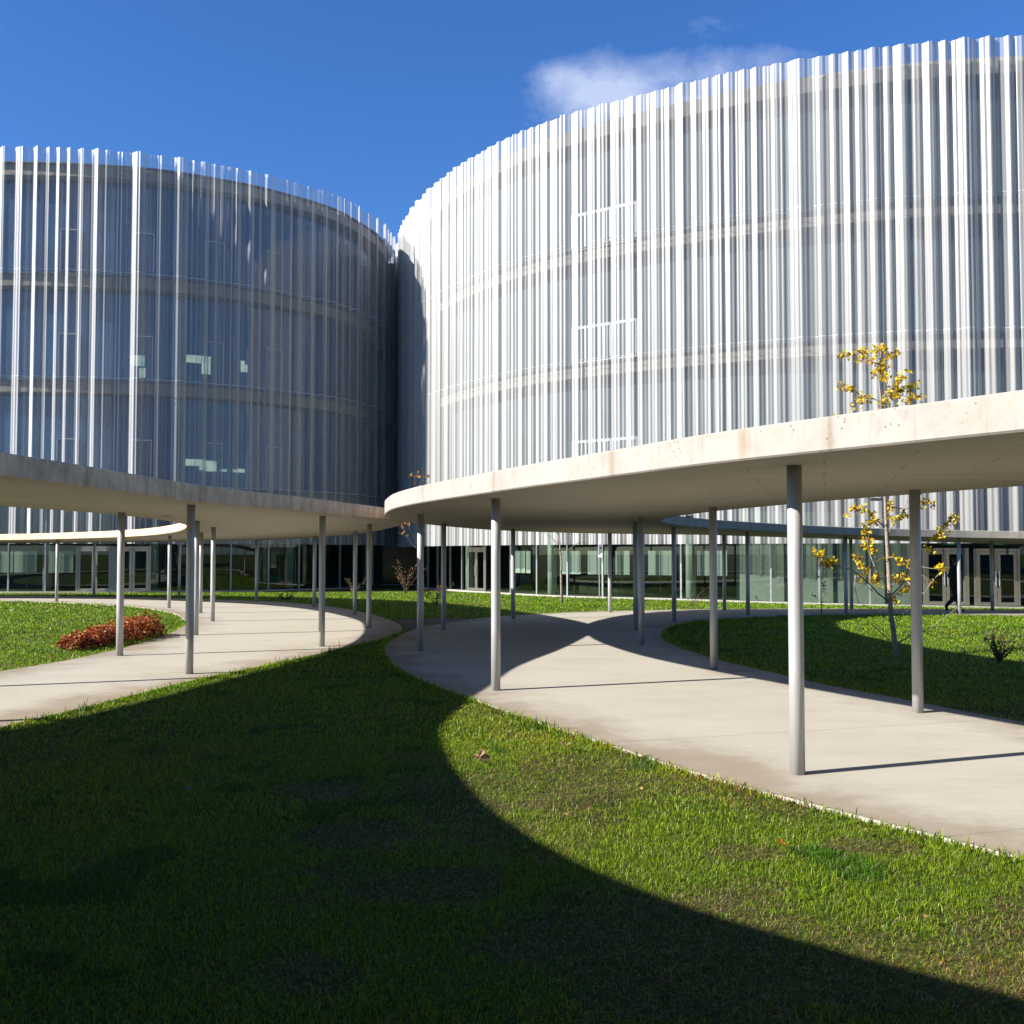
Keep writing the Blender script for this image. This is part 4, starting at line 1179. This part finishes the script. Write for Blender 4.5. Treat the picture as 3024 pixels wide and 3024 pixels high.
# ------------------------------------------------------------------ the walker
def build_person():
    x, y = 14.20, 32.95; z = float(gz(x, y)) + .004
    r = empty('person', (x, y, z), R(4)); tag(r, 'person in black walking behind a slim column by the lobby doors, holding a pale folder', 'person')
    # joints, x = walking direction, z up
    J = {'pelvis': (0, 0, .93), 'waist': (.01, 0, 1.08), 'chest': (.03, 0, 1.30), 'neck': (.045, 0, 1.47), 'chin': (.07, 0, 1.56), 'head': (.075, 0, 1.65), 'crown': (.065, 0, 1.74),
         'shl': (.03, .17, 1.42), 'ell': (-.06, .235, 1.15), 'wrl': (.10, .235, .98), 'hal': (.16, .22, .95),
         'shr': (.03, -.17, 1.42), 'elr': (-.10, -.225, 1.16), 'wrr': (-.15, -.22, .93), 'har': (-.15, -.21, .86),
         'hpl': (0, .09, .89), 'knl': (.12, .095, .49), 'anl': (.22, .09, .09), 'tol': (.37, .10, .035),
         'hpr': (0, -.09, .89), 'knr': (-.03, -.095, .50), 'anr': (-.34, -.09, .20), 'tor': (-.28, -.095, .05)}
    rad = {'pelvis': .16, 'waist': .155, 'chest': .175, 'neck': .062, 'chin': .075, 'head': .098, 'crown': .07, 'shl': .075, 'ell': .052, 'wrl': .036, 'hal': .036, 'shr': .075, 'elr': .052, 'wrr': .036, 'har': .036,
           'hpl': .115, 'knl': .08, 'anl': .058, 'tol': .038, 'hpr': .115, 'knr': .08, 'anr': .058, 'tor': .038}
    E = [('pelvis', 'waist'), ('waist', 'chest'), ('chest', 'neck'), ('neck', 'chin'), ('chin', 'head'), ('head', 'crown'), ('chest', 'shl'), ('shl', 'ell'), ('ell', 'wrl'), ('wrl', 'hal'), ('chest', 'shr'), ('shr', 'elr'), ('elr', 'wrr'), ('wrr', 'har'),
         ('pelvis', 'hpl'), ('hpl', 'knl'), ('knl', 'anl'), ('anl', 'tol'), ('pelvis', 'hpr'), ('hpr', 'knr'), ('knr', 'anr'), ('anr', 'tor')]
    names = list(J)
    # fingers: short chains rooted in each palm
    for side, base, sgn in (('l', 'hal', 1), ('r', 'har', -1)):
        b = Vector(J[base])
        for k, (oy, ln) in enumerate(((.028, .07), (.010, .082), (-.010, .078), (-.028, .062))):
            for j, t in enumerate((.5, 1.0)):
                nm = f'f{side}{k}{j}'; J[nm] = (b.x + .012 * j + (.03 if side == 'l' else .005), b.y + oy * .6, b.z - ln * t); rad[nm] = .0095; names.append(nm)
            E += [(base, f'f{side}{k}0'), (f'f{side}{k}0', f'f{side}{k}1')]
        nm = f't{side}'; J[nm] = (b.x + .055, b.y + .03 * sgn, b.z - .02); rad[nm] = .011; names.append(nm); E.append((base, nm))
    me = bpy.data.meshes.new('body')
    me.from_pydata([J[n] for n in names], [(names.index(a), names.index(b)) for a, b in E], [])
    o = obj('body', me, r)
    md = o.modifiers.new('skin', 'SKIN')
    for i, n in enumerate(names):
        me.skin_vertices[0].data[i].radius = (rad[n], rad[n]); me.skin_vertices[0].data[i].use_root = (n == 'pelvis')
    sb = o.modifiers.new('sub', 'SUBSURF'); sb.levels = 2; sb.render_levels = 2
    m, nt, out = new_mat('walker_clothes')
    tc = N(nt, 'ShaderNodeTexCoord'); sx = N(nt, 'ShaderNodeSeparateXYZ'); nt.links.new(tc.outputs['Object'], sx.inputs[0])
    c = ramp(nt, maths(nt, 'DIVIDE', sx.outputs[2], 2.0), [(0, (.012, .012, .013)), (.045, (.012, .016, .026)), (.445, (.011, .011, .013)), (.752, (.42, .26, .19))], 'CONSTANT')
    nz = noise(nt, mapping(nt, tc.outputs['Object'], (7, 7, 3)), 1, 3)
    c = mixc(nt, .3, c, ramp(nt, nz, [(.3, (.006, .006, .007)), (.7, (.03, .03, .034))]))
    principled(nt, out, c, .8, spec=.2)
    me.materials.append(m)
    hb = MB()
    hair = []
    for i in range(7):
        a = math.pi * i / 6
        hair.append((.055 - .01 * math.sin(a), 0, 0))
    # cap of hair: half dome over the back and top of the head
    v = []; f = []
    nu, nv = 14, 7
    for j in range(nv + 1):
        th = (math.pi * .60) * j / nv
        for i in range(nu):
            ph = 2 * math.pi * i / nu
            lim = th * (.62 if math.cos(ph) > .2 else 1.0)
            v.append((.062 + .112 * math.sin(lim) * math.cos(ph), .104 * math.sin(lim) * math.sin(ph), 1.655 + .125 * math.cos(lim)))
    for j in range(nv):
        for i in range(nu):
            f.append((j * nu + i, (j + 1) * nu + i, (j + 1) * nu + (i + 1) % nu, j * nu + (i + 1) % nu))
    mobj('hair', v, f, simple('dark_hair', (.014, .010, .008), .5), r, smooth=True)
    # pale folder held in the forward hand stays a thing of its own
    fo = MB(); fo.box((0, 0, 0), (.24, .018, .31)); o2 = fo.build('folder', simple('pale_folder_card', (.45, .46, .46), .6))
    c4 = Matrix.Rotation(R(4), 4, 'Z') @ Vector((.18, .25, .99))
    o2.location = (x + c4.x, y + c4.y - .0, z + c4.z); o2.rotation_euler = (0, R(14), R(4))
    tag(o2, 'pale flat folder carried by the walker in black', 'folder')


# ------------------------------------------------------------------ sky, sun, camera
def build_world():
    w = bpy.data.worlds.new('World'); scn.world = w; w.use_nodes = True
    nt = w.node_tree; nt.nodes.clear()
    out = nt.nodes.new('ShaderNodeOutputWorld'); bg = nt.nodes.new('ShaderNodeBackground')
    sky = nt.nodes.new('ShaderNodeTexSky'); sky.sky_type = 'NISHITA'; sky.sun_disc = False
    sky.sun_elevation = SUN_EL
    sky.sun_rotation = math.atan2(SUN_DIR[0], SUN_DIR[1])
    sky.altitude = 120; sky.air_density = 1.0; sky.dust_density = SKY_DUST; sky.ozone_density = SKY_OZONE
    hs = nt.nodes.new('ShaderNodeHueSaturation'); hs.inputs['Saturation'].default_value = SKY_SAT; hs.inputs['Value'].default_value = 1.0
    nt.links.new(sky.outputs[0], hs.inputs['Color'])
    col = mixc(nt, 1.0, hs.outputs[0], SKY_TINT, 'MULTIPLY')
    # small fair-weather clouds, laid out by compass direction over the right-hand building
    tc = nt.nodes.new('ShaderNodeTexCoord'); sx = nt.nodes.new('ShaderNodeSeparateXYZ'); nt.links.new(tc.outputs['Generated'], sx.inputs[0])
    yy = maths(nt, 'MAXIMUM', sx.outputs[1], .05)
    u = maths(nt, 'DIVIDE', sx.outputs[0], yy); v = maths(nt, 'DIVIDE', sx.outputs[2], yy)
    cb = nt.nodes.new('ShaderNodeCombineXYZ'); nt.links.new(u, cb.inputs[0]); nt.links.new(v, cb.inputs[1])
    uv = cb.outputs[0]
    wn = nt.nodes.new('ShaderNodeTexNoise'); wn.inputs['Scale'].default_value = 10; wn.inputs['Detail'].default_value = 7; wn.inputs['Roughness'].default_value = .66; wn.inputs['Distortion'].default_value = .30
    nt.links.new(mapping(nt, uv, (1, 1.25, 1)), wn.inputs['Vector'])
    dens = None
    for (cu, cv, ru, rv, am) in ((.105, .455, .110, .046, 1.0), (.055, .470, .055, .026, .85), (.175, .474, .095, .034, .85), (.16, .44, .13, .04, .85), (.235, .485, .07, .024, .55), (.195, .522, .06, .022, .36), (.012, .425, .03, .012, .40), (-.043, .411, .018, .010, .40), (.285, .497, .03, .012, .42), (-.155, .352, .02, .008, .25), (-.505, .522, .02, .009, .22), (.50, .533, .04, .012, .22)):
        a = maths(nt, 'DIVIDE', maths(nt, 'SUBTRACT', u, cu), ru); b = maths(nt, 'DIVIDE', maths(nt, 'SUBTRACT', v, cv), rv)
        r2 = maths(nt, 'ADD', maths(nt, 'MULTIPLY', a, a), maths(nt, 'MULTIPLY', b, b))
        g = maths(nt, 'MULTIPLY', maths(nt, 'POWER', 2.718, maths(nt, 'MULTIPLY', r2, -1.0)), am)
        dens = g if dens is None else maths(nt, 'MAXIMUM', dens, g)
    thr = maths(nt, 'ADD', dens, maths(nt, 'MULTIPLY', maths(nt, 'SUBTRACT', wn.outputs[0], .5), 1.7))
    cl = ramp(nt, maths(nt, 'MULTIPLY', thr, maths(nt, 'POWER', dens, .25)), [(.22, (0, 0, 0)), (.6, (.22, .22, .22)), (1.2, (.56, .56, .56))])
    front = maths(nt, 'GREATER_THAN', sx.outputs[1], .05)
    cl = maths(nt, 'MULTIPLY', cl, front)
    col = mixc(nt, cl, col, CLOUD)
    nt.links.new(col, bg.inputs[0]); bg.inputs[1].default_value = SKY_STRENGTH
    nt.links.new(bg.outputs[0], out.inputs[0])
    sd = bpy.data.lights.new('sun', 'SUN'); sd.energy = SUN_STRENGTH; sd.angle = R(.53); sd.color = (1.0, .955, .885)
    so = bpy.data.objects.new('sun', sd); COL.objects.link(so)
    h = SUN_DIR / np.linalg.norm(SUN_DIR)
    d = Vector((h[0] * math.cos(SUN_EL), h[1] * math.cos(SUN_EL), math.sin(SUN_EL)))
    so.rotation_euler = d.to_track_quat('Z', 'Y').to_euler(); so.location = d * 60


def build_camera():
    c = bpy.data.cameras.new('camera'); c.sensor_width = 36; c.sensor_height = 36; c.sensor_fit = 'HORIZONTAL'; c.lens = 36.0
    c.clip_start = .05; c.clip_end = 5000
    o = bpy.data.objects.new('camera', c); COL.objects.link(o)
    o.location = (0, 0, EYE); o.rotation_euler = (math.radians(90) + math.atan(78.5 / 1932), 0, 0)
    scn.camera = o


# ------------------------------------------------------------------ settings
SCREEN_ALPHA = .34
UPPER_BODY = (.022, .045, .088)
SKY_DUST, SKY_OZONE, SKY_SAT, SKY_TINT, SKY_STRENGTH, CLOUD = .4, 2.2, 1.16, (.66, .965, 1.42), .0525, (7.2, 7.8, 9.4)
SUN_STRENGTH = 5.0

scn.view_settings.view_transform = 'Standard'; scn.view_settings.look = 'None'; scn.view_settings.exposure = 0; scn.view_settings.gamma = 1
scn.render.engine = 'CYCLES'
scn.cycles.transparent_max_bounces = 24
scn.cycles.film_exposure = 2.5
scn.cycles.max_bounces = 8
scn.cycles.diffuse_bounces = 4
scn.cycles.caustics_reflective = False; scn.cycles.caustics_refractive = False
scn.cycles.sample_clamp_indirect = 6

make_materials()
build_world(); build_camera(); build_ground()
(LP, RP) = build_paths()
build_canopy('L', LP, COLS_L, [(-6.2, 18.4)], 'flat concrete canopy with shaded weathered edge ringing the lawn with the red shrubs')
build_canopy('R', RP, COLS_R, [(3.28, 18.9), (4.6, 12.9)], 'flat concrete canopy with sunlit pitted edge in front of the yellow tree')
build_building(LB, CREST_L, 2.17, 'curved four storey building with shaded blue pleated mesh screen behind the shaded canopy',
               [(3.46, 5.24, 2), (5.24, 7.02, 2)], [.2, 2.0, 9.0, 11.0, 13.1, 15.0, 16.7, 18.4, 20.2, 22, 24, 99.8], [(-24.0, 53.0), (-19.0, 54.4), (-12.6, 58.2)], 'L')
build_building(RB, CREST_R, 2.08, 'curved four storey building with white sunlit pleated mesh screen behind the yellow tree',
               [(10.75, 12.75, 2), (34.34, 36.05, 2), (36.25, 37.95, 2)], [4.0, 6.2, 8.38, 10.1, 15.0, 16.96, 18.86, 20.8, 22.6, 24.6, 26.5, 28.48, 30.4, 32.34, 40.2, 42.4],
               [(-2.30, 55.8), (1.95, 49.6), (7.9, 45.3), (14.55, 42.1), (21.5, 41.6)], 'R')
G = 'white sheets hung on dark stands behind the glass'
for (x, y, tx, ty, w, lab) in ((.45, 51.0, .57, -.82, 1.6, 'white hanging sheet nearest the small glass door under the bare tree'), (2.75, 48.5, .75, -.67, 1.25, 'white hanging sheet just right of the bare young tree'),
                               (4.05, 47.45, .79, -.61, 1.3, 'white hanging sheet behind the grey hanging sign'), (5.02, 46.7, .83, -.56, .75, 'narrow white hanging sheet right of the grey sign'),
                               (6.62, 45.65, .85, -.53, 1.2, 'white hanging sheet behind a pair of close canopy columns'), (8.68, 44.5, .87, -.5, 1.35, 'white hanging sheet right of the thick pale lobby pillar'),
                               (10.3, 43.55, .89, -.45, 1.35, 'white hanging sheet next to the pale lobby wall')):
    display_board(x, y, tx, ty, w, .72, 1.82, lab, G)
display_board(-25.45, 52.0, 1, 0, .98, .72, 1.83, 'white hanging sheet at the far left behind the lobby glass', G)
display_board(-24.55, 51.95, 1, .05, .9, .72, 1.83, 'white hanging sheet second from the far left of the lobby', G)
display_board(-22.9, 52.05, 1, .08, 1.2, .72, 1.83, 'white hanging sheet left of the wide beige glass doors', G)
tripod(-23.75, 51.6, 1.35, 'black tripod between the white sheets at the far left'); tripod(-21.0, 53.0, 1.1, 'black tripod seen through the wide beige glass doors')
tripod(2.2, 50.4, 1.0, 'black tripod behind the bare young tree'); tripod(5.75, 46.9, 1.1, 'black tripod between the hanging sheets right of the grey sign')

# grey sign hung in front of the lobby glazing
sx_, sy_ = 3.95, 45.75
sg = empty('hanging_sign', (sx_, sy_, 1.86), math.atan2(-.61, .79)); tag(sg, 'grey upright sign plate with a round emblem on a thin pale post', 'sign')
mb = MB(); mb.box((0, 0, 0), (.25, .03, .70)); mb.build('plate', M['sign_grey'], sg)
mb = MB(); mb.tube([(-.08, .035, -2.16), (-.08, .035, .3)], .03, 10); mb.build('post', M['mullion'], sg)
mb = MB(); mb.tube([(.04, -.018, .08), (.04, -.014, .08)], .062, 20); mb.tube([(.04, -.0215, .08), (.04, -.0185, .08)], .024, 16, mi=1)
mb.build('emblem', [M['sign_dark'], M['sign_grey']], sg)

build_ginkgo()
twig_tree('young_tree', 1.87, 38.3, 4.6, 'bare young tree with a thin pale trunk in front of the lobby glass', 'tree', 3, 16, r0=.052, first=.38, spread=.22, up=.7)
twig_tree('young_tree', -3.12, 36.0, 4.3, 'slender young tree with a few orange leaves behind the canopy columns', 'tree', 12, 13, 46, (.50, .22, .03), .15, r0=.03, first=.42, spread=.26)
twig_tree('sapling', 9.01, 29.92, 1.15, 'small dark sapling at the far edge of the round lawn', 'sapling', 5, 8, 40, (.07, .07, .025), .06, 'bark_dark', .016, .2, .3)
twig_tree('young_tree', -15.0, 27.5, 3.5, 'thin dark-leaved tree at the left edge beneath the canopy', 'tree', 8, 12, 40, (.10, .06, .02), .09, 'bark_dark', .03, .4, .35)
BR = [(.10, .075, .03), (.16, .09, .04), (.07, .07, .03), (.22, .10, .04)]
arching_shrub(-2.7, 36.5, 'low brownish shrub on the grass behind two canopy columns', 15, .75, .75, 21, BR + [(.36, .17, .03)], .07, 12)
arching_shrub(-5.15, 49.6, 'arching brown shrub in front of the dark lobby glass', 16, 1.5, 1.25, 22, BR + [(.30, .11, .05)], .09, 16)
arching_shrub(-7.6, 49.6, 'small green shrub with one tall bent cane before the dark glass', 9, .75, .7, 23, [(.08, .10, .03), (.12, .13, .05), (.2, .1, .04)], .10, 14)
arching_shrub(7.55, 15.95, 'dark twiggy shrub with a brown top at the shade line right of the yellow tree', 20, .52, .50, 24, [(.05, .055, .02), (.035, .05, .02), (.20, .115, .045)], .045, 13)
arching_shrub(6.3, 35.9, 'low bare shrub behind the paired canopy columns', 7, .75, 1.1, 26, [(.16, .10, .05), (.08, .07, .03)], .06, 5)
arching_shrub(-9.0, 40.6, 'little dark plant on the grass beside the far path', 8, .35, .35, 27, [(.03, .05, .015), (.05, .07, .02)], .09, 8)
RED = [(.46, .085, .026), (.58, .16, .035), (.34, .055, .020), (.66, .25, .06), (.24, .045, .018)]
for i, (x, y, rx, ry, h) in enumerate(((-7.72, 18.3, .34, .40, .29), (-7.62, 18.95, .40, .45, .36), (-7.55, 19.65, .42, .5, .39), (-7.5, 20.35, .42, .5, .40), (-7.48, 20.95, .42, .45, .44))):
    dense_shrub(x, y, 'low red-leaved shrub in the row at the lawn edge behind the slim columns', rx, ry, h, 900, 50 + i, RED, .058, 'red shrubs in a row along the path edge')
rngs = np.random.default_rng(9)
lf = [(-.28, 8.35, .155, .5, (.56, .34, .20), 'large curled tan leaf on the sunlit grass near the shade line', .75), (1.53, 5.9, .075, 1.2, (.75, .22, .03), 'small bright orange leaf on the near grass below the path', .5),
      (-2.29, 7.25, .085, .3, (.30, .24, .20), 'small pale grey-brown leaf alone in the deep shade', .3), (.46, 8.85, .13, 2.2, (.40, .28, .12), 'flat tan leaf near the path edge on the near lawn', .2)]
for (x, y, s, rz, c, lab, t) in lf: fallen_leaf(x, y, s, rz, c, lab, t)
for i, (x, y) in enumerate(((2.1, 6.2), (.9, 7.3), (3.0, 4.9), (.2, 9.3), (1.9, 4.75), (.35, 6.6), (2.75, 5.35), (-.15, 10.4))):
    o = fallen_leaf(x, y, rngs.uniform(.035, .06), rngs.uniform(0, 6), (.40 + .2 * rngs.random(), .25 + .1 * rngs.random(), .10), 'tiny dry leaf fragment on the sunlit near grass', .2)
    o['group'] = 'tiny dry leaf fragments on the near grass'
SOIL = [(-2.36, 22.5), (-2.16, 23.0), (-1.85, 24.3), (-1.45, 25.7), (-1.0, 26.9), (-1.25, 27.6), (-2.0, 27.4), (-2.85, 26.6), (-3.0, 25.6), (-2.72, 24.2), (-2.5, 23.2)]
sv, sf = sheet([closed(SOIL, .15)[0]], .25)
sz = gz(sv[:, 0], sv[:, 1]) - .022 + .02 * fbm(sv[:, 0], sv[:, 1], 2.5, 5)
tag(mobj('soil', [(a, b, c) for (a, b), c in zip(sv, sz)], [tuple(t) for t in sf], M['soil'], smooth=True), 'dark bare soil in the wedge where the two paths nearly touch', kind='structure')
build_person()
build_grass(LP, RP)

# unseen drum added behind the viewer to block southern sky and darken the reflections
BACK = [(-24, -32), (-16, -24.5), (-4, -20.5), (10, -19.5), (24, -21.5), (36, -27), (42, -38), (36, -52), (10, -60), (-14, -56), (-24, -45)]
bk = empty('curved_building', (8, -38, 0)); tag(bk, 'grey drum shaped block added unseen behind the viewer to cut sky light and darken reflections', 'building', 'screened university buildings')
bp = closed(BACK, .5)[0]; kids = []
kids.append(prism('wall', bp, -.3, 21.0, M['back_wall'], None))
for z in (2.2, 5.0, 10.3, 15.6, 20.6):
    kids.append(prism('floor_slab', bp + normals(bp)[0] * .25, z, z + .5, M['slab'], None))
for o in kids:
    o.parent = bk; o.matrix_parent_inverse = Matrix.Translation(bk.location).inverted()
